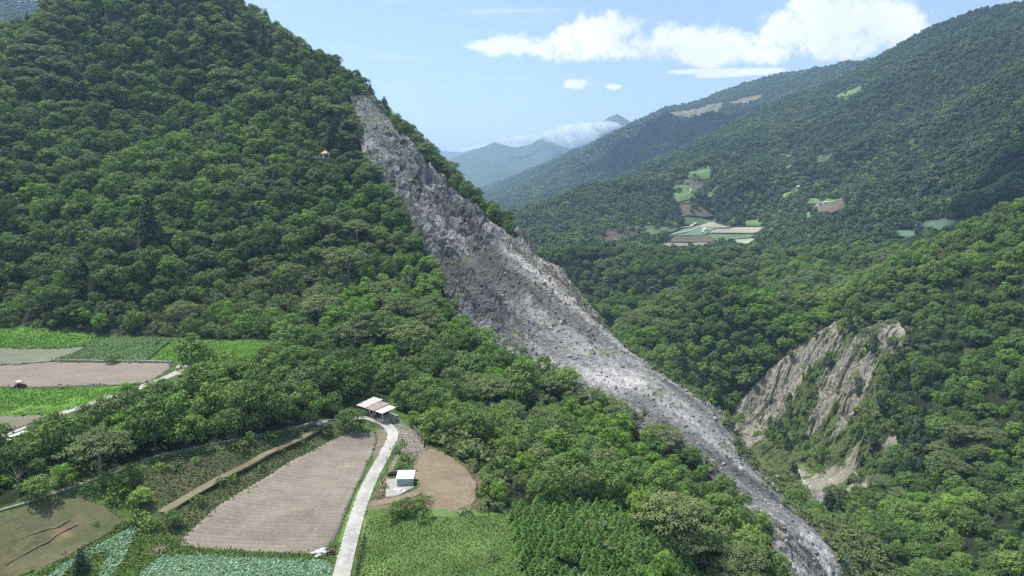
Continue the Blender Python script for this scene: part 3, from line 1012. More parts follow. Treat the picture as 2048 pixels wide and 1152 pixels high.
def bare_rock(x, y, px, py):
    qx = px + 34 * fbm(x, y, 22, 4, 361); qy = py + 34 * fbm(x, y, 22, 4, 371)
    n_ = fbm(wv_(x, y)[0], wv_(x, y)[1] * 0.3, 15, 3, 381)
    return (inpoly(qx, qy, C_BARE1) & (n_ > -0.62)) | inpoly(px, py, [(1672, 648), (1668, 700), (1590, 775), (1520, 850), (1470, 880), (1448, 845), (1490, 790), (1560, 720)]) | \
        ((inpoly(qx, qy, C_BARE2) | inpoly(qx, qy, C_BARE3)) & (n_ > -0.40)) | (n_ > 0.30)


def cliff_tone(x, y, z0, z, rib, low):
    t = np.ones((x.size, 3))
    t *= (1 + 0.35 * fbm(x * 1.0, y * 0.4, 20, 4, 341))[:, None]
    px, py = project(x, y, z0)
    veg = sstep(-0.05, 0.2, fbm(wv_(x, y)[0], wv_(x, y)[1] * 0.3, 13, 4, 351) + 0.3 * rib + 0.12)[:, None]
    bright = bare_rock(x, y, px, py)
    veg = veg * np.where(bright, 0.2, 1.0)[:, None]
    t = t * (1 - veg) + np.array([0.30, 0.45, 0.17]) * veg
    riv = (z0 < -102) & (px > 1595)
    t[riv] = np.array([0.95, 0.98, 1.08])
    return t


C_BARE1 = [(1672, 648), (1690, 690), (1650, 735), (1600, 775), (1545, 850), (1500, 905), (1482, 880), (1450, 845), (1490, 790), (1560, 720), (1620, 675)]
C_BARE2 = [(1655, 740), (1700, 725), (1745, 735), (1735, 800), (1715, 870), (1680, 910), (1640, 900), (1610, 905), (1630, 830)]
C_BARE3 = [(1590, 985), (1610, 960), (1660, 920), (1715, 870), (1735, 890), (1705, 935), (1700, 985), (1650, 1010)]


cl_o = polar_patch('cliff', 1440, 1830, 380, 640, 0.08, 0.8, cliff_z, cliff_mask, cliff_tone, M_TANROCK)
tag(cl_o, 'steep tan rock cliff above the gorge with ribs and green ledges', kind='structure')


# ------------------------------------------------------------------ fields
def sheet(name, P, angle, ds, du, zfun, mat, label, lift=0.06, tonefun=None, smooth=True):
    P = np.asarray(P)
    ca, sa = math.cos(angle), math.sin(angle)
    U = P[:, 0] * ca + P[:, 1] * sa; V = -P[:, 0] * sa + P[:, 1] * ca
    vs_ = np.arange(V.min() + 0.02, V.max() - 0.02, ds)
    n = max(4, int((U.max() - U.min()) / du))
    rows = []
    for v in vs_:
        xs = []
        for i in range(len(P)):
            j = (i + 1) % len(P)
            if (V[i] > v) != (V[j] > v):
                xs.append(U[i] + (v - V[i]) / (V[j] - V[i]) * (U[j] - U[i]))
        xs.sort()
        if len(xs) >= 2 and xs[-1] - xs[0] > 0.05:
            rows.append((v, xs[0], xs[-1]))
    rows = np.array(rows)
    t = np.linspace(0, 1, n)
    UU = rows[:, 1:2] + (rows[:, 2:3] - rows[:, 1:2]) * t; VV = np.repeat(rows[:, 0:1], n, 1)
    x = UU * ca - VV * sa; y = UU * sa + VV * ca
    near_l = np.clip((dist_path(x, y, ROADS) - 2.2) / 2.0, 0, 1) if lift < 0.9 and name != 'shed_yard' else 1.0
    z = H(x, y) + lift + zfun(x, y, UU, VV) * near_l
    tone = tonefun(x.ravel(), y.ravel()) if tonefun else np.ones((x.size, 3))
    # skirt
    pad = lambda a: np.pad(a, 1, mode='edge')
    x2, y2, z2 = pad(x), pad(y), pad(z)
    z2[0, :] -= 0.8; z2[-1, :] -= 0.8; z2[1:-1, 0] -= 0.8; z2[1:-1, -1] -= 0.8
    tone = np.pad(tone.reshape(x.shape + (3,)), ((1, 1), (1, 1), (0, 0)), mode='edge').reshape(-1, 3)
    nr, na = x2.shape
    idx = np.arange(na * nr).reshape(nr, na)
    f = np.stack([idx[:-1, :-1].ravel(), idx[:-1, 1:].ravel(), idx[1:, 1:].ravel(), idx[1:, :-1].ravel()], 1)
    me = np_mesh(name, np.stack([x2.ravel(), y2.ravel(), z2.ravel()], 1), f, mat, smooth, tone)
    o = link_mesh(name, me)
    return tag(o, label, kind='structure')


def soil_mat(name, a, b, scale=1.2, bump=0.5):
    m, t = base_mat(name)
    p = pos(t)
    at = t.node('ShaderNodeAttribute', attribute_name='tone', attribute_type='GEOMETRY')
    n = t.noise(p, 0.12, 4, 0.6); n2 = t.noise(p, scale, 7, 0.7); n3 = t.noise(p, scale * 5, 3, 0.6)
    c = t.mix(t.mr(n, 0.3, 0.7), a, b)
    c = t.mix(t.math('MULTIPLY', t.mr(n2, 0.45, 0.7), 0.5), c, tuple(min(1, q * 1.45) for q in b))
    c = t.mix(1.0, c, at.outputs['Color'], 'MULTIPLY')
    finish(t, c, 0.95, t.math('ADD', n2, n3), bump, 0.12, spec=0.1)
    return m


M_SOIL = soil_mat('ploughed_soil', (0.200, 0.170, 0.136), (0.250, 0.215, 0.175))
M_SOIL2 = soil_mat('brown_soil', (0.185, 0.16, 0.128), (0.225, 0.195, 0.158))
M_DIRT = soil_mat('dirt', (0.165, 0.132, 0.088), (0.215, 0.172, 0.118), 0.9)
M_GREENF = soil_mat('green_crop', (0.095, 0.185, 0.035), (0.125, 0.245, 0.045), 1.5, 1.0)
M_GREEND = soil_mat('dark_green_crop', (0.085, 0.145, 0.060), (0.092, 0.165, 0.060), 2.0, 1.0)
M_GREENP = soil_mat('pasture_green', (0.085, 0.145, 0.042), (0.115, 0.180, 0.055), 1.3, 1.0)
M_TRACK = soil_mat('earth_path', (0.17, 0.16, 0.13), (0.25, 0.235, 0.195), 0.8)
M_PATH = soil_mat('worn_path', (0.25, 0.235, 0.21), (0.32, 0.305, 0.275), 0.8)
M_CONC = soil_mat('pale_concrete', (0.30, 0.29, 0.265), (0.40, 0.385, 0.355), 0.8, 0.2)


def plough(x, y, U, V):
    ph = (V + 0.10 * fbm(x, y, 20, 2, 5)) / 1.55
    s = np.abs((ph % 1.0) - 0.5) * 2
    prof = 0.26 * sstep(0.15, 0.75, s)
    return prof + 0.05 * fbm(x, y, 1.2, 2, 9) - 0.1


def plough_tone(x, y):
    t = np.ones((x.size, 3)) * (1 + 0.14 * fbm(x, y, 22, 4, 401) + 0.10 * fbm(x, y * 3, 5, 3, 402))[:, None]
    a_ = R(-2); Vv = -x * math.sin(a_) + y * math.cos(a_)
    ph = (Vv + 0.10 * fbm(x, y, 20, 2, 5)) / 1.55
    t = t * (1 - 0.22 * sstep(0.35, 0.05, np.abs((ph % 1.0) - 0.5) * 2))[:, None]  # shade of the furrow bottoms painted into the tone, so rows stand out
    damp = sstep(0.12, 0.4, fbm(x, y, 16, 3, 403))[:, None]
    t = t * (1 - 0.16 * damp)
    d = dist_path(x, y, ROADS[10:60])
    for w in (5.0, 6.8, 9.2, 11.0):
        t *= (1 - 0.13 * np.exp(-((d - w - 0.4 * fbm(x, y, 18, 2, 3)) / 0.30) ** 2))[:, None]
    return t


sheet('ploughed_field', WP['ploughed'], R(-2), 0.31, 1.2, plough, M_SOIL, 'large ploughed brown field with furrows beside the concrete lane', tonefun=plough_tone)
rough = lambda amp, lam, sd: (lambda x, y, U, V: amp * fbm(x, y, lam, 4, sd, 0.6))
sheet('dirt_lot', WP['dirt_lot'], 0, 0.6, 0.6, rough(0.25, 5, 3), M_DIRT, 'bare brown dirt lot beside the small shed')
sheet('pasture', WP['right_pasture'], 0, 0.5, 0.5, rough(0.16, 3.0, 13), M_GREENP, 'rough green field to the right of the lane',
      tonefun=lambda x, y: (np.array([[1.0, 1.0, 1.0]]) * (1 + 0.35 * fbm(x, y, 9, 4, 411))[:, None] + np.array([[0.28, 0.12, 0.1]]) * sstep(0.0, 0.5, fbm(x, y, 12, 3, 415))[:, None]))
sheet('cabbage_field', WP['cabbage_main'], 0, 0.6, 0.6, rough(0.1, 3, 3), M_GREEND, 'pale green cabbage field below the ploughed field')
sheet('cabbage_bed', WP['cabbage_strip_upper'], R(60), 0.6, 0.6, rough(0.1, 3, 3), M_GREEND, 'narrow strip of cabbages climbing beside the dry terrace')
sheet('cabbage_bed', WP['cabbage_strip_lower'], R(40), 0.6, 0.6, rough(0.1, 3, 3), M_GREEND, 'short lower strip of cabbages at the foot of the dry terrace')


def dry_tone(x, y):
    n = sstep(-0.25, 0.4, fbm(x, y, 8, 4, 421))[:, None]
    return np.array([[0.46, 0.56, 0.34]]) * (1 - n) + np.array([[0.80, 0.70, 0.52]]) * n * (1 + 0.4 * fbm(x, y, 2.0, 3, 423))[:, None]


sheet('dry_terrace', WP['dry_terrace'], R(10), 0.5, 0.5, rough(0.4, 4, 23), M_SOIL2, 'dry grassy terrace with low pale walls', tonefun=dry_tone)
sheet('green_field', WP['up_a'], 0, 1.2, 1.2, rough(0.35, 4, 33), M_GREENF, 'bright green crop field at the foot of the forested mountain')
sheet('seedling_field', WP['up_b'], 0, 1.2, 1.5, rough(0.06, 4, 33), M_SOIL2, 'thin green-grey seedling field left of the dark crop', tonefun=lambda x, y: np.tile(np.array([[0.78, 0.94, 0.84]]), (x.size, 1)))
sheet('dark_crop_field', WP['up_c'], 0, 1.2, 1.2, rough(0.3, 3, 43), M_GREEND, 'dark green crop field in the middle of the upper terrace', lift=0.5)
sheet('green_field', WP['up_d'], 0, 1.2, 1.2, rough(0.35, 4, 53), M_GREENF, 'bright green crop field behind the tall tree')
sheet('brown_field', WP['up_e'], 0, 1.0, 1.5, rough(0.10, 1.5, 63), M_SOIL2, 'bare brown field behind the tractor')
sheet('green_field', WP['up_f'], 0, 0.9, 0.9, rough(0.45, 4, 73), M_GREENF, 'bright green crop field in front of the tractor',
      tonefun=lambda x, y: np.ones((x.size, 3)) * (1 + 0.25 * fbm(x, y, 12, 4, 431))[:, None])


def striped(x, y, U, V):
    s = np.abs((V / 1.5 % 1.0) - 0.5) * 2
    return 0.3 * sstep(0.3, 0.7, s)


def striped_tone(x, y, a=R(52)):
    V = -x * math.sin(a) + y * math.cos(a)
    s = sstep(0.35, 0.6, np.abs((V / 1.5 % 1.0) - 0.5) * 2)[:, None]
    return np.array([[0.45, 0.85, 0.32]]) * (1 - s) + np.array([[1.0, 1.0, 0.95]]) * s


sheet('striped_field', WP['up_g'], R(52), 0.3, 3.0, striped, M_SOIL2, 'striped bed field of green rows above the parked van', tonefun=striped_tone)
sheet('grass_verge', WP['verge'], R(65), 0.5, 0.5, rough(0.3, 2.0, 83), M_GREENF, 'bright green grass verge between the ploughed field and the lane')
sheet('shed_yard', WP['pad'], 0, 0.8, 0.8, lambda x, y, U, V: 0 * x, M_PATH, 'pale concrete yard in front of the small green shed', lift=0.10)
for n, P, c, st in FARW:
    D0 = float(np.hypot(*P.mean(0)))
    gy = sum(c) / 3
    if n in ('field_brown', 'field_cleared'): c = (c[0] * 0.82, c[1] * 1.04, c[2] * 0.85)
    if n == 'field_tan': c = (c[0] * 0.9, c[1] * 1.0, c[2] * 0.9)
    c = tuple((q * 0.72 + gy * 0.28) * 0.82 for q in c)
    m = soil_mat(f'{n}_cover_{len(bpy.data.materials)}', tuple(q * 0.75 for q in c), c, 0.09, 0.6)
    stp = 4.0 if D0 < 1800 else 12.0
    lam = 14.0 if D0 < 1800 else 45.0
    zf = (lambda x, y, U, V, l=lam: (0.9 if l < 20 else 4.0) * sstep(0.2, 0.8, np.abs((V / l % 1.0) - 0.5) * 2)) if st else (lambda x, y, U, V: 0.4 * fbm(x, y, 20, 2, 3))
    def tf(x, y, s_=st, l=lam):
        t = np.ones((x.size, 3)) * (1 + 0.45 * fbm(x, y, 45, 5, 441))[:, None]
        return t
    sheet(n, P, R(8), stp * 0.6 if st else stp, stp * 1.5, zf, m, 'small ' + n.split('_')[1] + ' plot on the far valley slope', lift=1.0, tonefun=tf)


# lanes and paths
def ribbon(name, P, width, lift, mat, label, kind='structure', thick=0.4, wob=0.0, parent=None, wear=False):
    P = np.asarray(P)
    T = np.gradient(P, axis=0)
    T /= np.linalg.norm(T, axis=1)[:, None] + 1e-9
    N = np.stack([-T[:, 1], T[:, 0]], 1)
    offs = np.array([-0.5, -0.5, -0.2, 0.2, 0.5, 0.5])
    V = []
    for i in range(len(P)):
        for k, o in enumerate(offs):
            w = width * (1 + wob * (vnoise(np.array([i * 0.7]), np.array([k * 3.0]), 3)[0] - 0.5))
            q = P[i] + N[i] * o * w
            V.append((q[0], q[1], k in (0, 5)))
    V = np.array(V, float)
    zc = H(V[:, 0], V[:, 1])
    zc = zc.reshape(-1, 6); zc[:] = np.maximum(zc[:, 2:3], zc[:, 3:4])
    z = zc.ravel() + lift - V[:, 2] * thick
    n = len(P)
    idx = np.arange(n * 6).reshape(n, 6)
    f = np.stack([idx[:-1, :-1].ravel(), idx[:-1, 1:].ravel(), idx[1:, 1:].ravel(), idx[1:, :-1].ravel()], 1)
    tn = np.ones((n * 6, 3))
    if wear:                                             # mud and tyre wear along the middle and the edges
        k6 = np.tile(np.arange(6), n)
        tn *= (np.where((k6 == 2), 0.86, 1.0) * np.where((k6 == 0) | (k6 == 5), 0.7, 1.0) * (1 + 0.22 * fbm(V[:, 0], V[:, 1], 7, 3, 77)))[:, None]
    me = np_mesh(name, np.stack([V[:, 0], V[:, 1], z], 1), f, mat, False, tn)
    o = link_mesh(name, me, parent)
    return tag(o, label, kind=kind)


ribbon('lane', ROADS, 3.4, 0.22, M_CONC, 'pale concrete lane curving up to the farmhouse', wob=0.04, wear=True)
ribbon('farm_track', UPS, 3.2, 0.12, M_CONC, 'pale farm track along the edge of the upper fields')


def px_path(pts, n=4):
    return smooth_path(hit([p[0] for p in pts], [p[1] for p in pts])[:, :2], n)


ribbon('footpath', px_path([(-60, 1041), (0, 1021), (60, 1003), (152, 972), (230, 945), (300, 917), (345, 905), (400, 893), (480, 878), (560, 862), (640, 842), (700, 836)]), 0.9, 0.12,
       M_TRACK, 'narrow pale footpath on the edge of the upper terrace')
M_DRYG = soil_mat('dry_grass', (0.125, 0.115, 0.065), (0.185, 0.165, 0.105), 1.0)
ribbon('field_track', px_path([(322, 1026), (365, 1000), (410, 974), (460, 947), (512, 920), (560, 896), (610, 872), (658, 849)]), 3.0, 0.12, M_DRYG, 'grassy track on the bank above the ploughed field', wob=0.3)
ribbon('dirt_access', px_path([(733, 1010), (770, 1004), (810, 994), (846, 980)]), 2.6, 0.10, M_DIRT, 'brown dirt track leading from the lane into the lot', wob=0.25)
M_STONE = simple('pale_stone', (0.36, 0.33, 0.27), 0.9, var=0.3)
for i, (pts, lb) in enumerate([([(0, 1050), (18, 1043), (37, 1035)], 'shortest low stone edging at the top of the dry terrace'),
                               ([(0, 1079), (22, 1064), (50, 1050), (92, 1039)], 'low stone edging just under the short one on the dry terrace'),
                               ([(0, 1094), (50, 1074), (95, 1058), (110, 1056), (140, 1040)], 'long pale stone edging across the middle of the dry terrace'),
                               ([(12, 1129), (70, 1096), (100, 1081), (112, 1071), (155, 1049)], 'lowest low stone edging on the dry terrace')]):
    w = ribbon('terrace_wall', px_path(pts, 5), 0.32, 0.12, M_DRYG, None, kind=None, thick=0.6, wob=1.2)
    tag(w, lb, 'stone edging', 'low stone edgings on the dry terrace')
ww = ribbon('terrace_wall', px_path([(105, 724), (150, 724), (210, 725), (280, 725), (345, 727)], 4), 0.6, 0.9, M_STONE, None, kind=None, thick=1.2, wob=0.8)
tag(ww, 'rough stone field wall between the dark crop and the brown field', 'stone wall')
# ------------------------------------------------------------------ plant meshes
def leaf_mesh(name, C, Nrm, size, rng, mat, tone, aspect=1.25):
    """one quad leaf cluster at every point C facing roughly Nrm"""
    n = len(C)
    Nrm = Nrm / (np.linalg.norm(Nrm, axis=1)[:, None] + 1e-9)
    r = rng.normal(size=(n, 3))
    T = np.cross(Nrm, r); T /= np.linalg.norm(T, axis=1)[:, None] + 1e-9
    B = np.cross(Nrm, T)
    s = size[:, None]
    j = lambda: 1 + 0.35 * (rng.random((n, 1)) - 0.5)
    a = C + T * s * aspect * 0.5 * j() - B * s * 0.12
    b = C + B * s * 0.5 * j() + Nrm * s * 0.10
    c = C - T * s * aspect * 0.5 * j() + B * s * 0.1 * j()
    d = C - B * s * 0.5 * j() - Nrm * s * 0.10
    V = np.stack([a, b, c, d], 1).reshape(-1, 3)
    f = np.arange(n * 4).reshape(n, 4)
    tn = np.repeat(tone, 4, 0)
    return np_mesh(name, V, f, mat, False, tn)


def crown_points(rng, lobes, per_area, zbias=0.25, jit=0.12):
    C = []; N = []; T = []
    for (cx, cy, cz, rx, rz) in lobes:
        n = max(6, int(per_area * (rx * rx * 1.2 + rx * rz) * 4))
        d = rng.normal(size=(n, 3)); d /= np.linalg.norm(d, axis=1)[:, None]
        d[:, 2] = np.where(d[:, 2] < -0.35, -d[:, 2], d[:, 2])
        k = (0.72 + 0.33 * rng.random((n, 1)) ** 0.6)
        p = np.array([cx, cy, cz]) + d * k * np.array([rx, rx, rz])
        C.append(p + rng.normal(size=(n, 3)) * jit)
        N.append(d * 0.95 + rng.normal(size=(n, 3)) * 0.26 + np.array([0, 0, zbias]))
        lt = rng.random() * 0.35
        T.append(np.stack([0.32 + lt + 0.33 * rng.random(n), 0.25 + 0.5 * rng.random(n), np.zeros(n)], 1))
    return np.vstack(C), np.vstack(N), np.vstack(T)


def trunk_mesh(name, h, r, limbs, rng, mat, lean=0.0, sides=7):
    V = []; Fc = []

    def tube(P, rad):
        base = len(V)
        for i, (p, q) in enumerate(zip(P, rad)):
            for k in range(sides):
                a = 2 * math.pi * k / sides
                V.append((p[0] + q * math.cos(a), p[1] + q * math.sin(a), p[2]))
        for i in range(len(P) - 1):
            for k in range(sides):
                k2 = (k + 1) % sides
                Fc.append((base + i * sides + k, base + i * sides + k2, base + (i + 1) * sides + k2, base + (i + 1) * sides + k))
    P = [(lean * h * (t ** 2) + 0.12 * math.sin(5 * t), 0.1 * math.sin(4 * t + 1), h * t - 0.8 * (t == 0)) for t in (0, 0.06, 0.3, 0.55, 0.8, 1.0)]
    tube(P, [r * 1.5, r * 1.15, r * 0.9, r * 0.7, r * 0.45, r * 0.15])
    for i in range(limbs):
        a = 2 * math.pi * (i + rng.random() * 0.6) / limbs
        z0 = h * (0.4 + 0.35 * rng.random()); L = h * (0.32 + 0.15 * rng.random())
        c, s = math.cos(a), math.sin(a)
        x0 = lean * h * (z0 / h) ** 2
        tube([(x0, 0, z0), (x0 + c * L * 0.4, s * L * 0.4, z0 + L * 0.3), (x0 + c * L * 0.8, s * L * 0.8, z0 + L * 0.75)], [r * 0.5, r * 0.32, r * 0.1])
    return np_mesh(name, np.array(V), np.array(Fc), mat, True)


def round_lobes(rng, Rr, hh, z0, n, lr=(0.26, 0.42), flat=0.8, tall=1.0):
    L = []
    for i in range(n):
        a = i * 2.39996 + rng.random() * 0.6
        t = (i + 0.5) / n
        r = Rr * math.sqrt(t) * (0.70 + 0.25 * rng.random())
        z = z0 + hh * (1 - (r / Rr) ** 2 * 0.9) * (0.72 + 0.36 * rng.random())
        q = Rr * (lr[0] + (lr[1] - lr[0]) * rng.random())
        L.append((r * math.cos(a), r * math.sin(a), z, q, q * flat))
    for i in range(max(6, int(n * 0.8))):                     # hanging skirts of foliage lower down
        a = i * 2.39996 + rng.random()
        r = Rr * (0.45 + 0.32 * rng.random())
        q = Rr * (lr[0] * 1.05)
        L.append((r * math.cos(a), r * math.sin(a), z0 * (0.35 + 0.65 * rng.random()) + hh * (0.30 * rng.random()), q, q * flat))
    return L


KINDS = {}


def add_kind(key, crown, trunk, size):
    KINDS[key] = dict(crown=crown, trunk=trunk, size=size, proto=None, tproto=None)


def make_kinds():
    def broad(key, seed, Rr, hh, z0, n, mat, leaf=0.38, dens=5.4, trunk_h=None, tr=0.26, flat=0.8, bark=None, lr=(0.26, 0.42)):
        rng = np.random.default_rng(seed)
        C, N, T = crown_points(rng, round_lobes(rng, Rr, hh, z0, n, lr, flat), dens)
        me = leaf_mesh(key + '_crown', C, N, leaf * (0.6 + 0.8 * rng.random(len(C))), rng, mat, T)
        add_kind(key, me, trunk_mesh(key + '_trunk', trunk_h or (z0 + hh * 0.75), tr, 4, rng, bark or M_BARK), Rr * 2)

    broad('dark_a', 1, 4.6, 4.2, 3.2, 15, M_DARK)
    broad('dark_b', 2, 4.0, 5.4, 2.8, 17, M_DARK, flat=0.95)
    broad('dark_c', 3, 5.4, 3.8, 3.4, 22, M_DARK, lr=(0.2, 0.34))
    broad('dark_d', 4, 3.4, 4.6, 2.4, 11, M_DARK, lr=(0.3, 0.46), flat=0.9)
    broad('dark_e', 9, 4.4, 3.4, 3.0, 26, M_DARK, leaf=0.34, dens=5.6, lr=(0.17, 0.28), flat=0.7)
    broad('orchard', 10, 3.0, 3.2, 1.6, 12, M_OLIVE, leaf=0.34, dens=5.6, lr=(0.26, 0.4))
    broad('olive_a', 11, 4.4, 4.2, 3.0, 18, M_OLIVE, leaf=0.36, dens=5.4, lr=(0.22, 0.36))
    broad('bright_a', 5, 4.6, 4.2, 3.0, 20, M_BRIGHT, lr=(0.2, 0.32), flat=0.7)
    broad('bright_b', 6, 3.6, 4.8, 2.6, 14, M_BRIGHT)
    broad('shrub', 7, 1.7, 1.5, 0.35, 7, M_DARK, leaf=0.38, dens=4.5, trunk_h=1.3, tr=0.07)
    broad('olive_shrub', 8, 1.6, 1.3, 0.3, 7, M_OLIVE, leaf=0.34, dens=4.5, trunk_h=1.2, tr=0.07)
    for q, (Rr, z0, nn, sd) in enumerate([(7.0, 5.2, 34, 21), (5.6, 4.6, 24, 22)]):
        rng = np.random.default_rng(sd)
        L = []
        for i in range(nn):
            a = i * 2.39996 + rng.random() * 0.5
            r = Rr * math.sqrt((i + 0.5) / nn) * (0.82 + 0.2 * rng.random())
            z = z0 + 3.4 * (1 - (r / Rr) ** 2) + rng.normal() * 0.45
            w = 1.1 + 0.9 * rng.random()
            L.append((r * math.cos(a), r * math.sin(a), z, w, w * 0.34))
        C, N, T = crown_points(rng, L, 5.6, 0.9)
        key = 'umbrella_' + 'ab'[q]
        me = leaf_mesh(key + '_crown', C, N, 0.34 * (0.6 + 0.8 * rng.random(len(C))), rng, M_OLIVE, T)
        add_kind(key, me, trunk_mesh(key + '_trunk', z0 + 2.4, 0.32, 6, rng, M_BARKP), Rr * 2)
    for q, (hh, rr, sd) in enumerate([(12.5, 3.4, 31), (9.0, 2.8, 32)]):
        rng = np.random.default_rng(sd)
        L = []
        z = 2.2
        while z < hh:
            t = (z - 2.2) / (hh - 2.2)
            rad = rr * (1 - t) ** 0.75 + 0.25
            nb = 5 if rad > 1 else 3
            a0 = rng.random() * 6.28
            for b in range(nb):
                a = a0 + b * 6.283 / nb + rng.normal() * 0.2
                for s in (0.45, 0.85):
                    w = 0.38 * rad * (1.05 - 0.3 * s) + 0.22
                    L.append((math.cos(a) * rad * s, math.sin(a) * rad * s, z + 0.25 * s * rng.normal() + 0.2 * s, w, w * 0.45))
            z += 0.72 + 0.25 * rng.random()
        C, N, T = crown_points(rng, L, 4.2, 0.4)
        key = 'pine_' + 'ab'[q]
        me = leaf_mesh(key + '_crown', C, N, 0.34 * (0.6 + 0.8 * rng.random(len(C))), rng, M_PINE, T, 2.2)
        add_kind(key, me, trunk_mesh(key + '_trunk', hh, 0.2, 0, rng, M_BARK), rr * 2)
    for q, (sd, mt) in enumerate([(41, M_REED), (42, M_REED)]):       # reeds and bamboo: arching blades
        rng = np.random.default_rng(sd)
        C = []; N = []; T = []
        for b in range(46):
            a = rng.random() * 6.28; L = 1.6 + 1.5 * rng.random(); out = 0.3 + 1.3 * rng.random()
            for s in np.linspace(0.15, 1, 7):
                C.append((math.cos(a) * out * s ** 1.7, math.sin(a) * out * s ** 1.7, L * (s - 0.28 * s * s * out / 1.3)))
                N.append((math.cos(a) * 0.8 + rng.normal() * 0.4, math.sin(a) * 0.8 + rng.normal() * 0.4, 0.5 + s))
                T.append((0.3 + 0.5 * rng.random() + 0.1 * s, 0.2 + 0.5 * rng.random(), 0))
        key = 'reed_' + 'ab'[q]
        me = leaf_mesh(key + '_crown', np.array(C), np.array(N), 0.30 * (0.6 + 0.8 * rng.random(len(C))), rng, mt, np.array(T), 1.9)
        add_kind(key, me, None, 3.0)
    for q, sd in enumerate([51, 52]):                               # young plantation conifers
        rng = np.random.default_rng(sd)
        n = 420
        t = rng.random(n) ** 0.75
        z = 0.25 + 3.3 * (1 - t)
        k = np.floor(z / 0.42) * 0.42
        rad = (1.35 * t + 0.06) * (0.78 + 0.3 * rng.random(n)) * (0.8 + 0.45 * ((z - k) / 0.42 < 0.5))
        a = rng.random(n) * 6.283
        C = np.stack([np.cos(a) * rad, np.sin(a) * rad, z], 1)
        N = np.stack([np.cos(a) * 0.8, np.sin(a) * 0.8, 1.3 + 0 * a], 1) + rng.normal(size=(n, 3)) * 0.35
        T = np.stack([0.3 + 0.45 * rng.random(n), 0.3 + 0.4 * rng.random(n), 0 * a], 1)
        key = 'cedar_' + 'ab'[q]
        me = leaf_mesh(key + '_crown', C, N, 0.30 * (0.6 + 0.8 * rng.random(n)), rng, M_CEDAR, T, 1.8)
        add_kind(key, me, trunk_mesh(key + '_trunk', 3.2, 0.07, 0, rng, M_BARK), 2.7)
    for q, (sd, Rr, hh, mt) in enumerate([(61, 4.6, 4.6, M_FAR), (62, 5.2, 3.8, M_FAR), (63, 4.2, 5.4, M_FAR), (64, 4.8, 4.2, M_DARK), (65, 5.6, 3.0, M_OLIVE)]):
        rng = np.random.default_rng(sd)
        C, N, T = crown_points(rng, round_lobes(rng, Rr, hh, 2.2, 10, (0.30, 0.46), 0.85), 0.62, 0.3)
        key = 'distant_' + 'abcde'[q]
        me = leaf_mesh(key + '_crown', C, N, 1.15 * (0.6 + 0.8 * rng.random(len(C))), rng, mt, T)
        add_kind(key, me, trunk_mesh(key + '_trunk', 2.2 + hh * 0.7, 0.28, 2, rng, M_BARK, sides=5), Rr * 2)


make_kinds()
KINDS['snag'] = dict(crown=trunk_mesh('snag_wood', 9.5, 0.22, 9, np.random.default_rng(99), M_BARKP, 0.03, 6), trunk=None, size=4.0, proto=None, tproto=None)


def plant(key, name, x, y, label, cat, group=None, scale=1.0, rz=None, sz=1.0, z=None, parts=True, sink=0.15):
    """one plant as a thing of its own: trunk and crown as its parts"""
    k = KINDS[key]
    if z is None: z = float(H(np.array([x]), np.array([y]))[0])
    rz = random.uniform(0, 6.28) if rz is None else rz
    if parts and k['trunk'] is None:
        o = thing(name, label, cat, (x, y, z - sink), rz, group)
        o.scale = (scale, scale, scale * sz)
        c = link_mesh('leaves', k['crown'], o)
    elif parts and k['trunk'] is not None:
        o = thing(name, label, cat, (x, y, z - sink), rz, group)
        o.scale = (scale, scale, scale * sz)
        t = link_mesh('trunk', k['trunk'], o)
        c = link_mesh('crown', k['crown'], o)
        if k['tproto'] is None: k['tproto'] = t
    else:
        o = link_mesh(name, k['crown'], None, (x, y, z - sink), (0, 0, rz), (scale, scale, scale * sz))
        tag(o, label, cat, group)
        c = o
    if k['proto'] is None: k['proto'] = c
    return o


def gp(px, py):
    return hit([px], [py])[0]


# ------------------------------------------------------------------ where plants may stand
REEDS = [(1565, 985), (1600, 975), (1650, 1012), (1690, 1035), (1770, 1100), (1830, 1210), (1740, 1210), (1690, 1120), (1640, 1060), (1600, 1015)]
BAMBOO = [(850, 850), (880, 862), (960, 900), (1010, 950), (1015, 1015), (975, 1030), (965, 960), (930, 918), (880, 890)]
PINES = [(690, 180), (640, 130), (720, 170), (760, 230), (720, 330), (640, 330), (600, 260), (560, 140), (440, 20), (470, 20)]

_maz = np.linspace(R(-50), R(50), 500)
_mD = np.exp(np.linspace(math.log(90), math.log(12000), 900))
_A, _DD = np.meshgrid(_maz, _mD, indexing='ij')
_HH = H(np.sin(_A) * _DD, np.cos(_A) * _DD)
_CM = np.maximum.accumulate((_HH - CAMZ) / _DD, axis=1)


def visible(x, y, ztop, margin=0.03, back=15.0):
    az = np.arctan2(x, y); D = np.hypot(x, y)
    ia = np.clip(((az - _maz[0]) / (_maz[1] - _maz[0])).astype(int), 0, len(_maz) - 1)
    idd = np.clip(np.searchsorted(_mD, D - back) - 1, 0, len(_mD) - 1)
    return (ztop - CAMZ) / D > _CM[ia, idd] - margin


def scatter(xa, xb, ya, yb, step, seed, jitter=0.85):
    rng = np.random.default_rng(seed)
    xs = np.arange(xa, xb, step); ys = np.arange(ya, yb, step * 0.866)
    X, Y = np.meshgrid(xs, ys)
    X[1::2] += step / 2
    X = X.ravel() + (rng.random(X.size) - 0.5) * step * jitter
    Y = Y.ravel() + (rng.random(Y.size) - 0.5) * step * jitter
    D = np.hypot(X, Y); az = np.arctan2(X, Y)
    m = (np.abs(az) < R(44)) & (D > 110)
    return X[m], Y[m], rng


PTS = []   # near forest candidates: x, y, z, kind key index, scale, vertical stretch
KEYS = list(KINDS)
KI = {k: i for i, k in enumerate(KEYS)}


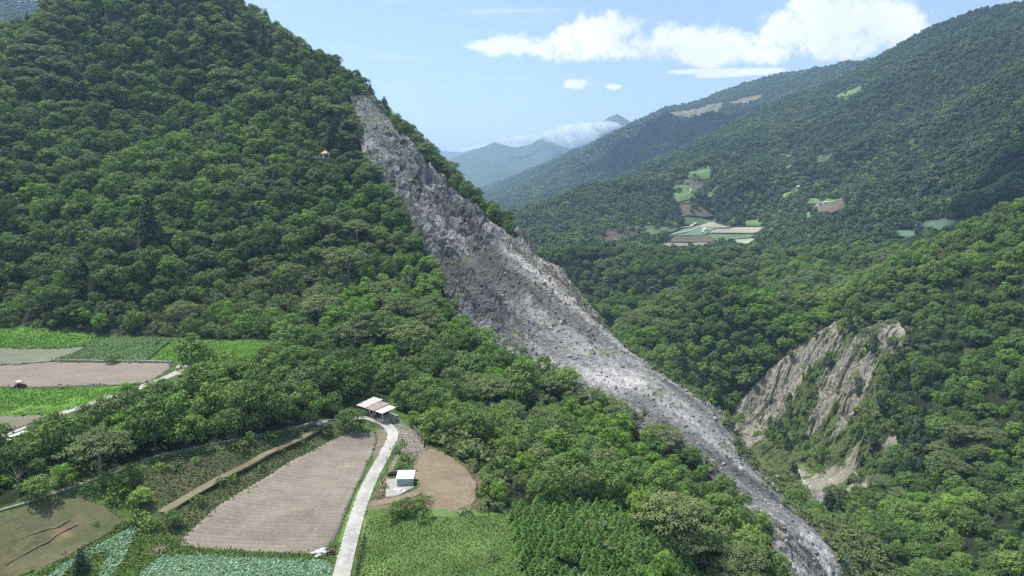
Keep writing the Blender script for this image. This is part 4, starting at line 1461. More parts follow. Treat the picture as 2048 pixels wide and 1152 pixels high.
def near_forest():
    x, y, rng = scatter(-820, 900, 100, 900, 6.8, 71)
    xb, yb, _ = scatter(-170, 0, 110, 270, 5.6, 72)          # the wood by the footpath stands closer
    zb = H(xb, yb)
    pbx, pby = project(xb, yb, zb)
    mb = (pbx < 720) & (zb > 6.5)
    ma = ~((np.hypot(x, y) < 275) & (x < 0) & (x > -170) & (project(x, y, H(x, y))[0] < 720) & (H(x, y) > 6.5))
    x = np.concatenate([x[ma], xb[mb]]); y = np.concatenate([y[ma], yb[mb]])
    D = np.hypot(x, y)
    z = H(x, y)
    keep = (D < 900) & visible(x, y, z + 14)
    x, y, z, D = x[keep], y[keep], z[keep], D[keep]
    px, py = project(x, y, z)
    n = len(x)
    openm = (inpoly(px, py, OPEN_LAND) & (D < 300)) | (inpoly(px, py, OPEN_UPPER) & (D < 420)) | (inpoly(px, py, PLANT) & (D < 300))
    for P in WP.values():
        openm |= inpoly(x, y, P)
    sm = slide_mask(x, y, z, 2)
    cm = cliff_mask(x, y, z)
    rd = (dist_path(x, y, ROADS) < 4.5) | (dist_path(x, y, UPS) < 3.5)
    riv = (z < -101) & (D > 300)
    keep = ~(openm | sm | cm | rd | riv)
    size = 0.58 + 0.85 * rng.random(n) ** 1.7 + 0.30 * fbm(x, y, 60, 2, 501)
    u = rng.random(n)
    patch = fbm(x, y, 55, 2, 511); patch2 = fbm(x, y, 38, 2, 521)
    kind = np.select([u < 0.22, u < 0.40, u < 0.58, u < 0.74], [KI['dark_a'], KI['dark_b'], KI['dark_c'], KI['dark_d']], KI['dark_e'])
    kind = np.where(rng.random(n) < 0.13, KI['olive_a'], kind)
    um = (patch > 0.22) & (rng.random(n) < 0.55)
    kind = np.where(um, np.where(rng.random(n) < 0.5, KI['umbrella_a'], KI['umbrella_b']), kind)
    br = ((patch2 > 0.38) & (rng.random(n) < 0.55)) | (rng.random(n) < 0.055)
    br |= inpoly(px, py, [(800, 520), (905, 520), (930, 640), (860, 660), (800, 600)]) & (rng.random(n) < 0.6)
    br |= inpoly(px, py, [(930, 640), (1130, 700), (1230, 900), (1050, 860), (950, 760)]) & (rng.random(n) < 0.35)
    kind = np.where(br, np.where(rng.random(n) < 0.5, KI['bright_a'], KI['bright_b']), kind)
    kind = np.where(rng.random(n) < 0.012, KI['snag'], kind)
    size = np.where(rng.random(n) < 0.05, size * 1.35, size)
    left = x < 60
    pn = ((rng.random(n) < 0.02) & (z > 20)) | ((rng.random(n) < 0.22) & inpoly(px, py, PINES)) | ((fbm(x, y, 70, 2, 531) > 0.3) & (z > 120) & (rng.random(n) < 0.18) & left)
    pn |= (D > crestD(np.arctan2(x, y)) - 6) & (px > 690) & (px < 1000) & (rng.random(n) < 0.10)
    pn |= (x > 120) & (D > 370) & (D < 520) & (px < 1850) & (rng.random(n) < 0.3)
    kind = np.where(pn, np.where(rng.random(n) < 0.6, KI['pine_a'], KI['pine_b']), kind)
    # scrub along the broken crest and on the reed slope
    behind = (D > crestD(np.arctan2(x, y)) + 2) & (D < crestD(np.arctan2(x, y)) + 40) & (px > 985) & (px < 1700)
    band_c = (D > crestD(np.arctan2(x, y)) - 4) & (D < crestD(np.arctan2(x, y)) + 40) & (px > 700) & (px < 985)
    size = np.where(band_c, 0.95 + 0.45 * rng.random(n), size)
    kind = np.where(behind, np.where(rng.random(n) < 0.5, KI['olive_shrub'], KI['shrub']), kind)
    size = np.where(behind, 0.9 + 0.9 * rng.random(n), size)
    reed = inpoly(px, py, REEDS) & (D < 380)
    kind = np.where(reed, np.where(rng.random(n) < 0.75, KI['reed_a'], KI['shrub']), kind)
    size = np.where(reed, 1.0 + 0.8 * rng.random(n), size)
    bam = inpoly(px, py, BAMBOO) & (D < 300)
    kind = np.where(bam, np.where(rng.random(n) < 0.5, KI['reed_b'], KI['bright_b']), kind)
    size = np.where(bam, np.where(kind == KI['reed_b'], 2.0, 0.5) * (0.8 + 0.5 * rng.random(n)), size)
    # low growth at the field edge of the mountain and by the tracks
    foot = (z < 22) & (px < 620) & (py < 690) & (D > 300)
    size = np.where(foot, 0.8 + 0.5 * rng.random(n), size)
    kind = np.where(foot & (rng.random(n) < 0.7), KI['orchard'], kind)
    band = (D < 260) & (px < 700) & (z > 7)
    size = np.where(band, size * 0.92, size)
    st = 0.85 + 0.4 * rng.random(n)
    rim = inpoly(px, py, [(1380, 930), (1600, 1090), (1680, 1230), (1600, 1230), (1520, 1110), (1400, 1020), (1330, 950)]) & (D < 330)
    size = np.where(rim, size * 0.66, size)
    sel = keep
    return [a[sel] for a in (x, y, z, kind, size, st, px, py, D)]


def under_forest():
    """shrubs that fill gaps, edges, the reed slope and the ledges of the cliff"""
    x, y, rng = scatter(-500, 560, 110, 660, 3.3, 81)
    D = np.hypot(x, y); z = H(x, y)
    px, py = project(x, y, z)
    v = visible(x, y, z + 4, 0.01)
    sm = slide_mask(x, y, z, 0); cm = cliff_mask(x, y, z)
    az = np.arctan2(x, y)
    n = len(x)
    rimdist = np.full(n, 99.0)
    reed = inpoly(px, py, REEDS) & (D < 380)
    behind = (D > crestD(az) + 4) & (D < crestD(az) + 34) & (px > 960) & (px < 1700)
    bam = inpoly(px, py, BAMBOO) & (D < 300)
    fore = inpoly(px, py, [(1000, 840), (1500, 1000), (1620, 1200), (1300, 1200), (1100, 1000)]) & (D < 300)
    # scrub creeping over the edges of the scar and its top
    sv = sm & (((fbm(x, y, 13, 3, 601) + 0.9 * sstep(110, 160, z)) > 0.42) & (rng.random(n) < 0.5) | (rng.random(n) < 0.012))
    fringe = sm & (crestD(az) - D < 11 + 12 * rng.random(n)) & (z < 14) & (px > 1120) & (rng.random(n) < 0.62)
    sv = sv | fringe
    nearslide = sm & (inpoly(px, py + 26, SLIDE) == False) & (rng.random(n) < 0.6)
    bare = bare_rock(x, y, px, py)
    cv = cm & (z > -100) & (((fbm(x, y, 17, 3, 611) > -0.10) & ~bare & (rng.random(n) < 0.55)) | (bare & (rng.random(n) < 0.10)))
    foot = inpoly(px, py, [(-100, 640), (640, 664), (650, 700), (600, 684), (-100, 655)]) & (rng.random(n) < 0.7)
    cliffedge = (x > 120) & (D > 360) & (D < 560) & (px < 1860) & ~cm & (rng.random(n) < 0.4)
    hill = ~sm & ~cm & (rng.random(n) < np.where(D < 265, 0.75, 0.28)) & (((x > 90) & (D > 300)) | ((x < 40) & (z > 20)) | inpoly(px, py, [(800, 815), (850, 845), (930, 905), (980, 960), (1010, 1020), (985, 1035), (960, 1020), (955, 960), (925, 928), (872, 898), (850, 880)]) | ((px < 720) & (z > 6.5) & (D < 260) & inpoly(px, py, [(-100, 950), (60, 888), (150, 855), (310, 802), (430, 765), (620, 705), (720, 800), (640, 835), (450, 872), (300, 900), (150, 955), (0, 1000), (-100, 1030)])))
    keep = v & (reed | behind | bam | sv | nearslide | cv | foot | (fore & ~sm & (rng.random(n) < 0.5)) | (cliffedge & ~sm) | hill) & ((z > -101) | (px < 1590))
    for P in WP.values():
        keep &= ~inpoly(x, y, P)
    u = rng.random(n)
    kind = np.select([u < 0.4, u < 0.7], [KI['shrub'], KI['olive_shrub']], KI['reed_a'])
    kind = np.where(reed, np.where(u < 0.8, KI['reed_b'], KI['olive_shrub']), kind)
    kind = np.where(bam, np.where(u < 0.6, KI['reed_b'], KI['shrub']), kind)
    size = 0.65 + 0.7 * rng.random(n)
    tree_on_cliff = cv & (rng.random(n) < 0.22)
    hm = (x < 40) & (z > 20) & ~sm
    size = np.where(hm, size * 1.6, size)
    kind = np.where(hm & (kind == KI['reed_a']), KI['shrub'], kind)
    size = np.where(cv, size * 1.5, size)
    kind = np.where(tree_on_cliff, np.where(rng.random(n) < 0.5, KI['pine_b'], KI['dark_d']), kind); size = np.where(tree_on_cliff, 0.6 + 0.4 * rng.random(n), size)
    size = np.where(sv & ~fringe, size * 0.6, size)
    kind = np.where(fringe & (u < 0.5), KI['reed_a'], kind)
    zz = z.copy()
    m = sm & keep
    zz[m] = slide_z(x[m], y[m])[0] - 0.3
    m = cm & keep
    zz[m] = cliff_z(x[m], y[m])[0] - 0.4
    return [a[keep] for a in (x, y, zz, kind, size, 0.9 + 0.3 * rng.random(n), px, py, D)]


def far_forest(xa, xb, ya, yb, D0, D1, step, seed, sz, topz=14, farfields=True):
    x, y, rng = scatter(xa, xb, ya, yb, step, seed)
    D = np.hypot(x, y)
    m = (D > D0) & (D < D1)
    x, y, D = x[m], y[m], D[m]
    z = H(x, y)
    m = visible(x, y, z + topz, 0.008, 30 + D0 * 0.02) & (z > -103)
    x, y, z, D = x[m], y[m], z[m], D[m]
    px, py = project(x, y, z)
    m = (px > -150) & (px < 2200)
    for n_, P, c, st in FARW:
        m &= ~(inpoly(x, y, P) & (rng.random(len(x)) > (0.05 if st == 0 else 0.01)))
    if D0 < 2000:        # trees are kept low and away where they would hide the terraces
        for P in FAR:
            p = np.array(P[1], float)
            grow = 11 * 1365 / np.maximum(D, 1)
            m &= ~(inpoly(px, py - grow * 0.75, p) & (py > p[:, 1].max() - 4)) | (rng.random(len(x)) < 0.08)
        m &= ~(inpoly(px, py, [(1335, 462), (1385, 450), (1424, 440), (1470, 452), (1536, 452), (1512, 488), (1440, 494), (1350, 500), (1296, 498), (1338, 478)]))
    x, y, z, D, px, py = x[m], y[m], z[m], D[m], px[m], py[m]
    n = len(x)
    patch = fbm(x, y, 9 * step, 3, seed + 3)
    u = rng.random(n)
    kind = np.select([u < 0.36, u < 0.68], [KI['distant_a'], KI['distant_b']], KI['distant_c'])
    kind = np.where((patch > 0.16) & (rng.random(n) < np.where(D > 1100, 0.45, 0.12)), KI['distant_d'], kind)
    kind = np.where((patch < -0.28) & (rng.random(n) < 0.6), KI['distant_e'], kind)
    size = sz * (0.7 + 0.65 * rng.random(n) ** 1.5)
    return x, y, z, kind, size, 0.8 + 0.5 * rng.random(n), px, py, D


def gn_instances(name, x, y, z, kind, size, st, label, trunks=False, seed=5, kindname='stuff', rock=False):
    rng = np.random.default_rng(seed)
    me = bpy.data.meshes.new(name)
    n = len(x)
    me.vertices.add(n)
    me.vertices.foreach_set('co', np.stack([x, y, z - 0.15], 1).astype(np.float32).ravel())
    a = me.attributes.new('kind_index', 'INT', 'POINT'); a.data.foreach_set('value', kind.astype(np.int32))
    a = me.attributes.new('size3', 'FLOAT_VECTOR', 'POINT')
    s = np.stack([size, size * (0.9 + 0.2 * rng.random(n)), size * st], 1).astype(np.float32); a.data.foreach_set('vector', s.ravel())
    a = me.attributes.new('turn', 'FLOAT_VECTOR', 'POINT')
    tl = 0.5 if rock else 0.05
    s = np.stack([rng.normal(size=n) * tl, rng.normal(size=n) * tl, rng.random(n) * 6.283], 1).astype(np.float32); a.data.foreach_set('vector', s.ravel())
    o = link_mesh(name, me)
    tag(o, label, kind=kindname)
    ng = bpy.data.node_groups.new(name + '_scatter', 'GeometryNodeTree')
    ng.interface.new_socket('Geometry', in_out='INPUT', socket_type='NodeSocketGeometry')
    ng.interface.new_socket('Geometry', in_out='OUTPUT', socket_type='NodeSocketGeometry')
    N = ng.nodes; Lk = ng.links
    gi = N.new('NodeGroupInput'); go = N.new('NodeGroupOutput')
    join = N.new('GeometryNodeJoinGeometry')

    def named(nm, typ):
        q = N.new('GeometryNodeInputNamedAttribute'); q.data_type = typ; q.inputs['Name'].default_value = nm
        return q.outputs['Attribute']
    ki = named('kind_index', 'INT'); sv = named('size3', 'FLOAT_VECTOR'); tv = named('turn', 'FLOAT_VECTOR')
    for k in np.unique(kind):
        protos = [PROTOS_ROCK[k]] if rock else [KINDS[KEYS[k]]['proto']] + ([KINDS[KEYS[k]]['tproto']] if trunks and KINDS[KEYS[k]]['tproto'] else [])
        cmpn = N.new('FunctionNodeCompare'); cmpn.data_type = 'INT'; cmpn.operation = 'EQUAL'
        Lk.new(ki, [s for s in cmpn.inputs if s.type == 'INT'][0])
        [s for s in cmpn.inputs if s.type == 'INT'][1].default_value = int(k)
        for pr in protos:
            oi = N.new('GeometryNodeObjectInfo'); oi.inputs['Object'].default_value = pr; oi.inputs['As Instance'].default_value = True
            ip = N.new('GeometryNodeInstanceOnPoints')
            Lk.new(gi.outputs[0], ip.inputs['Points']); Lk.new(cmpn.outputs[0], ip.inputs['Selection'])
            Lk.new(oi.outputs['Geometry'], ip.inputs['Instance']); Lk.new(tv, ip.inputs['Rotation']); Lk.new(sv, ip.inputs['Scale'])
            Lk.new(ip.outputs[0], join.inputs[0])
    Lk.new(join.outputs[0], go.inputs[0])
    md = o.modifiers.new('scatter', 'NODES'); md.node_group = ng
    return o


# ------------------------------------------------------------------ trees one can point at
LAND = [  # px, py of the foot, kind, scale, stretch, name, label
    (386, 752, 'dark_b', 1.45, 1.15, 'shade_tree', 'tall full shade tree standing over the rusty roofed hut in the upper fields'),
    (412, 756, 'dark_e', 1.0, 1.5, 'shade_tree', 'slimmer tree with a pale bare trunk right beside the tall shade tree by the hut'),
    (223, 728, 'dark_d', 0.62, 0.8, 'field_tree', 'small dark round tree alone on the edge of the dark crop field'),
    (322, 800, 'dark_c', 0.85, 0.95, 'roadside_tree', 'dense tree in front of the brown field beside the end of the farm track'),
    (706, 868, 'pine_b', 0.01, 1.0, None, None),
    (704, 862, 'dark_c', 0.95, 0.95, 'roadside_tree', 'dark spreading tree at the top corner of the ploughed field left of the farmhouse'),
    (828, 852, 'bright_b', 0.62, 1.1, 'garden_tree', 'small leafy tree just right of the farmhouse carport'),
    (1283, 1052, 'bright_a', 0.95, 1.45, 'slender_tree', 'bright green tree on a long bare pale trunk above the conifer plantation'),
    (1130, 1122, 'dark_d', 0.42, 1.0, 'bush', 'dark round bush poking out of the young conifer plantation'),
    (1330, 1152, 'bright_b', 0.75, 1.1, 'broadleaf_tree', 'yellow green tree at the lower right corner of the conifer plantation'),
    (1290, 1175, 'bright_a', 0.7, 1.0, 'broadleaf_tree', 'yellow green spreading tree left of its taller neighbour below the conifer plantation'),
    (200, 945, 'umbrella_a', 1.12, 1.0, 'umbrella_tree', 'wide flat olive umbrella tree over the footpath above the dry terrace'),
    (128, 975, 'bright_b', 0.72, 1.0, 'roadside_tree', 'yellow green round tree leaning over the footpath at the dry terrace corner'),
    (80, 998, 'dark_a', 0.72, 0.9, 'roadside_tree', 'green round tree by the footpath left of the yellow green one'),
    (285, 1008, 'bright_b', 0.70, 0.75, 'bush_tree', 'broad pale green leafed bush on the bank above the long field track'),
    (165, 1165, 'pine_b', 0.62, 1.2, 'feathery_tree', 'dark feathery tree standing between the two cabbage strips'),
    (1590, 1000, 'pine_b', 1.0, 1.0, 'pine_tree', 'lone dark pine on the rim at the lower end of the landslide'),
    (1106, 768, 'pine_b', 0.62, 1.3, 'pine_tree', 'thin dark pine standing against the lower edge of the grey scar'),
    (1240, 855, 'umbrella_b', 1.15, 1.1, 'umbrella_tree', 'grey green feathery tree overlapping the left edge of the debris slope'),
    (850, 600, 'bright_a', 1.25, 1.0, 'broadleaf_tree', 'big yellow green tree left of the middle of the landslide'),
    (370, 652, 'umbrella_a', 1.15, 1.1, 'umbrella_tree', 'broad olive umbrella tree at the foot of the mountain above the bright field'),
    (640, 650, 'umbrella_a', 1.2, 1.1, 'umbrella_tree', 'widest olive umbrella tree on the lower mountain slope right of the fields'),
    (1100, 900, 'bright_a', 1.05, 1.0, 'broadleaf_tree', 'vivid green layered tree in the wood above the conifer plantation'),
    (1235, 945, 'bright_a', 1.25, 0.9, 'broadleaf_tree', 'widest vivid green crown in the wood beside the debris slope'),
    (1408, 380, 'distant_a', 0.9, 1.0, 'distant_tree', 'round dark tree beside the terraced green plot across the valley'),
    (1398, 358, 'distant_b', 0.7, 1.0, 'distant_tree', 'small tree at the upper corner of the brown plot across the valley'),
    (1390, 392, 'distant_c', 0.8, 1.0, 'distant_tree', 'dark tree at the lower right edge of the terraced green plot across the valley'),
    (1262, 352, 'distant_d', 0.9, 1.0, 'distant_tree', 'pale green tree next to the white hut on the far ridge flank'),
    (1450, 437, 'distant_e', 0.9, 1.0, 'distant_tree', 'flat topped tree above the tan triangular plot across the valley'),
]
LANDXY = []
for (px, py, key, sc, st, nm, lb) in LAND:
    if nm is None: continue
    w = gp(px, py)
    plant(key, nm, float(w[0]), float(w[1]), lb, 'bush' if 'bush' in nm else 'tree', None, sc, sz=st, z=float(w[2]))
    LANDXY.append((w[0], w[1], KINDS[key]['size'] * sc * 0.5))
LANDXY = np.array(LANDXY)
# bushes dotted over the bank and field edges: px, py, kind, scale, label
BUSH = [(345, 1054, 'dark_d', 0.52, 'tallest dark bush at the foot of the field track, by the ploughed field corner'),
        (365, 1050, 'shrub', 0.8, 'yellowish low bush next to the tallest one by the ploughed field corner'),
        (397, 1008, 'shrub', 1.1, 'dark bush on the bank halfway between the field track and the furrows'),
        (443, 968, 'shrub', 0.95, 'round bush on the outer bank by a dark gap in the field wall'),
        (465, 962, 'shrub', 0.9, 'round bush right after the gap on the outer bank of the ploughed field'),
        (525, 938, 'shrub', 0.85, 'small bush on the bank above the middle of the ploughed field edge'),
        (560, 905, 'olive_shrub', 0.9, 'olive bush beside the field track near its upper end'),
        (605, 888, 'shrub', 0.8, 'low dark bush on the bank near the top of the ploughed field'),
        (300, 1055, 'shrub', 1.3, 'leafy bush at the lower end of the field track'),
        (275, 1042, 'shrub', 1.3, 'leafy bush beside the corner of the dry terrace'),
        (245, 985, 'dark_d', 0.55, 'dark bush below the footpath where the bank meets the dry terrace'),
        (215, 975, 'dark_d', 0.5, 'dark bush right of the dry terrace corner under the footpath'),
        (232, 1000, 'shrub', 1.5, 'dark shrub in the hollow between the dry terrace and the bank'),
        (262, 965, 'dark_d', 0.6, 'larger dark bush under the footpath above the broad pale bush'),
        (268, 1012, 'shrub', 1.3, 'dark shrub squeezed against the broad pale bush'),
        (320, 940, 'shrub', 1.0, 'bush near the upper path on the brown bank'),
        (352, 938, 'olive_shrub', 1.2, 'spiky bush in the middle of the brown bank'),
        (392, 925, 'shrub', 0.8, 'small bush high on the brown bank under the footpath'),
        (417, 903, 'shrub', 1.0, 'dark bush touching the footpath at the top of the brown bank'),
        (480, 900, 'shrub', 1.3, 'pale bush near the right end of the brown bank'),
        (500, 885, 'dark_d', 0.42, 'leafy bush below the footpath bend'),
        (540, 880, 'shrub', 1.3, 'dark bush in the shaded strip under the wood'),
        (580, 868, 'olive_shrub', 1.4, 'grey bush in the shaded strip next to the pale rubble'),
        (655, 870, 'shrub', 1.4, 'shaggy bush at the end of the field track'),
        (790, 1035, 'dark_d', 0.5, 'dark bush at the left end of the clump below the shed'),
        (812, 1032, 'dark_d', 0.6, 'dense dark bush in the middle of the clump below the shed'),
        (838, 1022, 'dark_a', 0.42, 'tallest bush in the clump below the shed'),
        (852, 1042, 'shrub', 1.3, 'small bright bush at the right end of the clump below the shed'),
        (788, 1046, 'shrub', 0.9, 'tiny bush in front of the clump below the shed'),
        (928, 1028, 'olive_shrub', 1.2, 'grey thin bush at the lower right corner of the dirt lot'),
        (985, 1118, 'olive_shrub', 0.9, 'brown dead bush alone in the rough green field'),
        (763, 1110, 'shrub', 0.25, 'tiny dark weed tuft in the rough green field'),
        (935, 1094, 'shrub', 0.35, 'small dark weed clump in the middle of the rough green field'),
        (772, 975, 'olive_shrub', 0.7, 'thin grey bush by the lane in front of the shed yard'),
        (800, 935, 'olive_shrub', 1.0, 'brown scrubby bush on the lane bank above the shed'),
        (810, 920, 'olive_shrub', 1.2, 'brown scrubby bush next to the dirt lot on the lane bank'),
        (792, 905, 'shrub', 1.1, 'green bush on the outer bank of the lane bend'),
        (806, 890, 'olive_shrub', 0.9, 'olive bush in the upper rubble of the lane bend'),
        (742, 852, 'olive_shrub', 0.8, 'dry bush in the inside of the lane bend'),
        (720, 862, 'olive_shrub', 0.9, 'dry bush beside the dark spreading tree'),
        (240, 718, 'shrub', 0.7, 'low bush right of the small tree in the upper fields'),
        (255, 722, 'shrub', 0.6, 'smallest bush on the wall of the dark crop field'),
        (315, 690, 'shrub', 1.0, 'lone dark bush inside the dark crop field'),
        (448, 708, 'shrub', 0.7, 'small bush inside the bright field behind the tall tree'),
        (192, 1048, 'shrub', 0.45, 'single dark weed bush on the dry terrace')]
for (px, py, key, sc, lb) in BUSH:
    w = gp(px, py)
    plant(key, 'bush', float(w[0]), float(w[1]), lb, 'bush', 'bushes around the fields', sc, z=float(w[2]), parts=KINDS[key]['size'] * sc > 3.5)

NF = near_forest()
NF = [np.asarray(a) for a in NF]
# no forest tree inside a tree already placed
d = np.full(len(NF[0]), 99.0)
for (lx, ly, lr) in LANDXY:
    d = np.minimum(d, np.hypot(NF[0] - lx, NF[1] - ly) - lr * 0.75)
m = d > 1.5
NF = [a[m] for a in NF]
x, y, z, kind, size, st, px, py, D = NF
dia = np.array([KINDS[k]['size'] for k in KEYS])[kind] * size
reedk = (kind == KI['reed_a']) | (kind == KI['reed_b']) | (kind == KI['shrub']) | (kind == KI['olive_shrub'])
seen = (px > -20) & (px < 2068) & (py > 20) & (py < 1235) & visible(x, y, z + 5, 0.0)
score = np.where(seen & (kind != KI['snag']) & ~reedk, dia / D, 0)
order = np.argsort(-score)
BIG = np.zeros(len(x), bool); BIG[order[:285]] = True
NAMES = {'orchard': 'orchard_tree', 'olive': 'broadleaf_tree', 'distant': 'broadleaf_tree', 'dark': 'broadleaf_tree', 'bright': 'broadleaf_tree', 'umbrella': 'umbrella_tree', 'pine': 'pine_tree'}
LOOK = {'orchard': 'small pale olive tree', 'olive_a': 'grey olive green round tree', 'dark_a': 'dark green domed tree', 'dark_b': 'dark green tall-crowned tree', 'dark_c': 'dark green broad many-clumped tree', 'dark_d': 'dark green small rounded tree',
        'dark_e': 'dark green fine-leaved tree', 'bright_a': 'bright yellow green spreading tree', 'bright_b': 'bright yellow green upright tree',
        'umbrella_a': 'large olive flat-topped tree', 'umbrella_b': 'olive flat-topped tree', 'pine_a': 'tall dark pine', 'pine_b': 'dark pine'}


def zone(px_, py_, D_, x_):
    if px_ < 720 and D_ < 265: return 'in the wood above the footpath'
    if x_ > 0 and D_ < 330 and px_ < 1640: return 'in the wood beside the debris slope'
    if px_ >= 1600: return 'on the hill beyond the gorge'
    return 'low on the forested mountain'


ONES = 'first second third fourth fifth sixth seventh eighth ninth tenth eleventh twelfth thirteenth fourteenth fifteenth sixteenth seventeenth eighteenth nineteenth'.split()
TENS = {2: 'twenty', 3: 'thirty', 4: 'forty', 5: 'fifty', 6: 'sixty', 7: 'seventy', 8: 'eighty', 9: 'ninety'}


def ordinal(n_):
    if n_ < 19: return ONES[n_]
    q, r_ = divmod(n_ + 1, 10)
    if q > 9: return str(n_ + 1) + 'th'
    return TENS[q][:-1] + 'ieth' if r_ == 0 else TENS[q] + '-' + ONES[r_ - 1]


by = {}
for i in order[:285]:
    key = KEYS[kind[i]]
    by.setdefault((key, zone(px[i], py[i], D[i], x[i])), []).append(i)
for (key, zn), idx in by.items():
    idx.sort(key=lambda q: px[q])
    for rank, i in enumerate(idx):
        lb = LOOK[key] + ' ' + zn + (', ' + ordinal(rank) + ' from the left' if len(idx) > 1 else '')
        plant(key, NAMES[key.split('_')[0]], float(x[i]), float(y[i]), lb, 'tree', 'trees ' + zn, float(size[i]), sz=float(st[i]), z=float(z[i]))
# plantation of young conifers in rows
ca = np.arange(-90, 90, 2.15)
U, V = np.meshgrid(ca, ca); U[1::2] += 1.07
RW = np.repeat(np.arange(len(ca))[:, None], len(ca), 1).ravel()
wpl = wpoly([p for p in PLANT])
cx0, cy0 = wpl.mean(0)
ang = R(8)
X = cx0 + U * math.cos(ang) - V * math.sin(ang); Y = cy0 + U * math.sin(ang) + V * math.cos(ang)
X = X.ravel() + RNG.normal(size=X.size) * 0.30; Y = Y.ravel() + RNG.normal(size=Y.size) * 0.30
mm = inpoly(X, Y, wpl)
X, Y, RW = X[mm], Y[mm], RW[mm]
Zp = H(X, Y)
ppx, ppy = project(X, Y, Zp)
mm = (ppy < 1172) & (np.hypot(X - gp(1130, 1122)[0], Y - gp(1130, 1122)[1]) > 2.0) & (RNG.random(len(X)) > 0.06)
X, Y, Zp, ppx, ppy, RW = X[mm], Y[mm], Zp[mm], ppx[mm], ppy[mm], RW[mm]
rws = sorted(set(RW.tolist()), reverse=True)
rnk = {q: {int(i): k_ for k_, i in enumerate(sorted(np.nonzero(RW == q)[0], key=lambda a: X[a]))} for q in rws}
print('cedars', len(X), 'forest near', len(x))
for i in range(min(300, len(X))):
    rw = int(RW[i])
    lb = f'young cone-shaped conifer, {ordinal(rnk[rw][i])} from the left in the {ordinal(rws.index(rw))} plantation row from the top'
    plant('cedar_a' if RNG.random() < 0.5 else 'cedar_b', 'young_conifer', float(X[i]), float(Y[i]), lb, 'tree',
          'young conifers of the plantation', 0.72 + 0.40 * float(RNG.random()), sz=0.68 + 0.30 * float(RNG.random()), z=float(Zp[i]), parts=False)
# make sure every kind used by the woods has a living sample to copy
SAMPLES = {'snag': (545, 640, 'bare pale dead tree at the foot of the forested mountain'), 'reed_a': (1660, 1075, 'clump of pale reeds on the slope below the lone rim pine'), 'reed_b': (930, 905, 'clump of arching bamboo at the edge of the dirt lot'),
           'pine_a': (690, 262, 'tall dark pine beside the upper end of the landslide'), 'umbrella_b': (560, 650, 'middle sized olive flat-topped tree at the foot of the mountain'),
           'shrub': (900, 880, 'leafy shrub at the wood edge beyond the dirt lot'), 'olive_shrub': (1440, 850, 'olive shrub on the sharp crest of the debris slope')}
for key in KEYS:
    if KINDS[key]['proto'] is None or (KINDS[key]['tproto'] is None and KINDS[key]['trunk'] is not None and not key.startswith('cedar')):
        if key in SAMPLES:
            a, b, lb = SAMPLES[key]
            w = gp(a, b)
            plant(key, 'reed_clump' if 'reed' in key else ('bush' if 'shrub' in key else 'pine_tree'), float(w[0]), float(w[1]), lb, 'plant' if 'reed' in key else ('bush' if 'shrub' in key else 'tree'), None, 1.0, z=float(w[2]))
        else:
            w = gp(300, 640)
            plant(key, 'broadleaf_tree', float(w[0]), float(w[1]), LOOK.get(key, 'green tree') + ' standing at the very foot of the mountain behind the fields', 'tree', None, 0.9, z=float(w[2]))

r = ~BIG
UF = under_forest()
allf = [np.concatenate([a[r], b]) for a, b in zip((x, y, z, kind, size, st), UF[:6])]
gn_instances('forest', *allf, 'dense green broadleaf forest covering the near mountain and the hill by the gorge', trunks=False, seed=5)
f3 = far_forest(-150, 2100, 650, 2750, 900, 2720, 9.6, 91, 1.12)
f4 = far_forest(-500, 2300, 2500, 5600, 2720, 5650, 15.5, 92, 1.75, 25)
f5 = far_forest(-2200, 300, 1300, 2900, 1300, 2900, 10.5, 93, 1.2)
print('far', len(f3[0]), len(f4[0]), len(f5[0]), 'under', len(UF[0]))
gn_instances('valley_forest', *f3[:6], 'forest clothing the long slope and terrace across the valley', seed=6)
gn_instances('distant_forest', *f4[:6], 'hazy forest on the far mountain behind the valley slope', seed=7)
gn_instances('ridge_forest', *f5[:6], 'bluish forest on the ridge behind the left mountain', seed=8)
#=PART3=
# ------------------------------------------------------------------ stones
def rock_mesh(name, seed, mat, sub=2):
    bm = bmesh.new()
    bmesh.ops.create_icosphere(bm, subdivisions=sub, radius=0.5)
    rng = np.random.default_rng(seed)
    pl = [(Vector(rng.normal(size=3)).normalized(), 0.26 + 0.16 * rng.random()) for _ in range(9)]
    sc = Vector((1.0, 0.7 + 0.4 * rng.random(), 0.55 + 0.25 * rng.random()))
    for v in bm.verts:
        for n, d in pl:
            k = v.co.dot(n)
            if k > d: v.co -= n * (k - d)
        v.co = Vector((v.co.x * sc.x, v.co.y * sc.y, v.co.z * sc.z)) * (1 + 0.06 * rng.normal())
    me = bpy.data.meshes.new(name)
    bm.to_mesh(me); bm.free()
    me.materials.append(mat)
    at = me.attributes.new('tone', 'FLOAT_COLOR', 'POINT')
    at.data.foreach_set('color', np.ones(len(me.vertices) * 4, np.float32))
    return me


def stone_mat(name, stops):
    m, t = base_mat(name)
    oi = t.node('ShaderNodeObjectInfo')
    c = t.ramp(oi.outputs['Random'], stops)
    n = t.noise(pos(t), 1.3, 6, 0.7)
    c = t.mix(t.mr(n, 0.35, 0.7, 0, 0.5), c, (0.10, 0.095, 0.09))
    finish(t, c, 0.85, n, 0.6, 0.2)
    return m


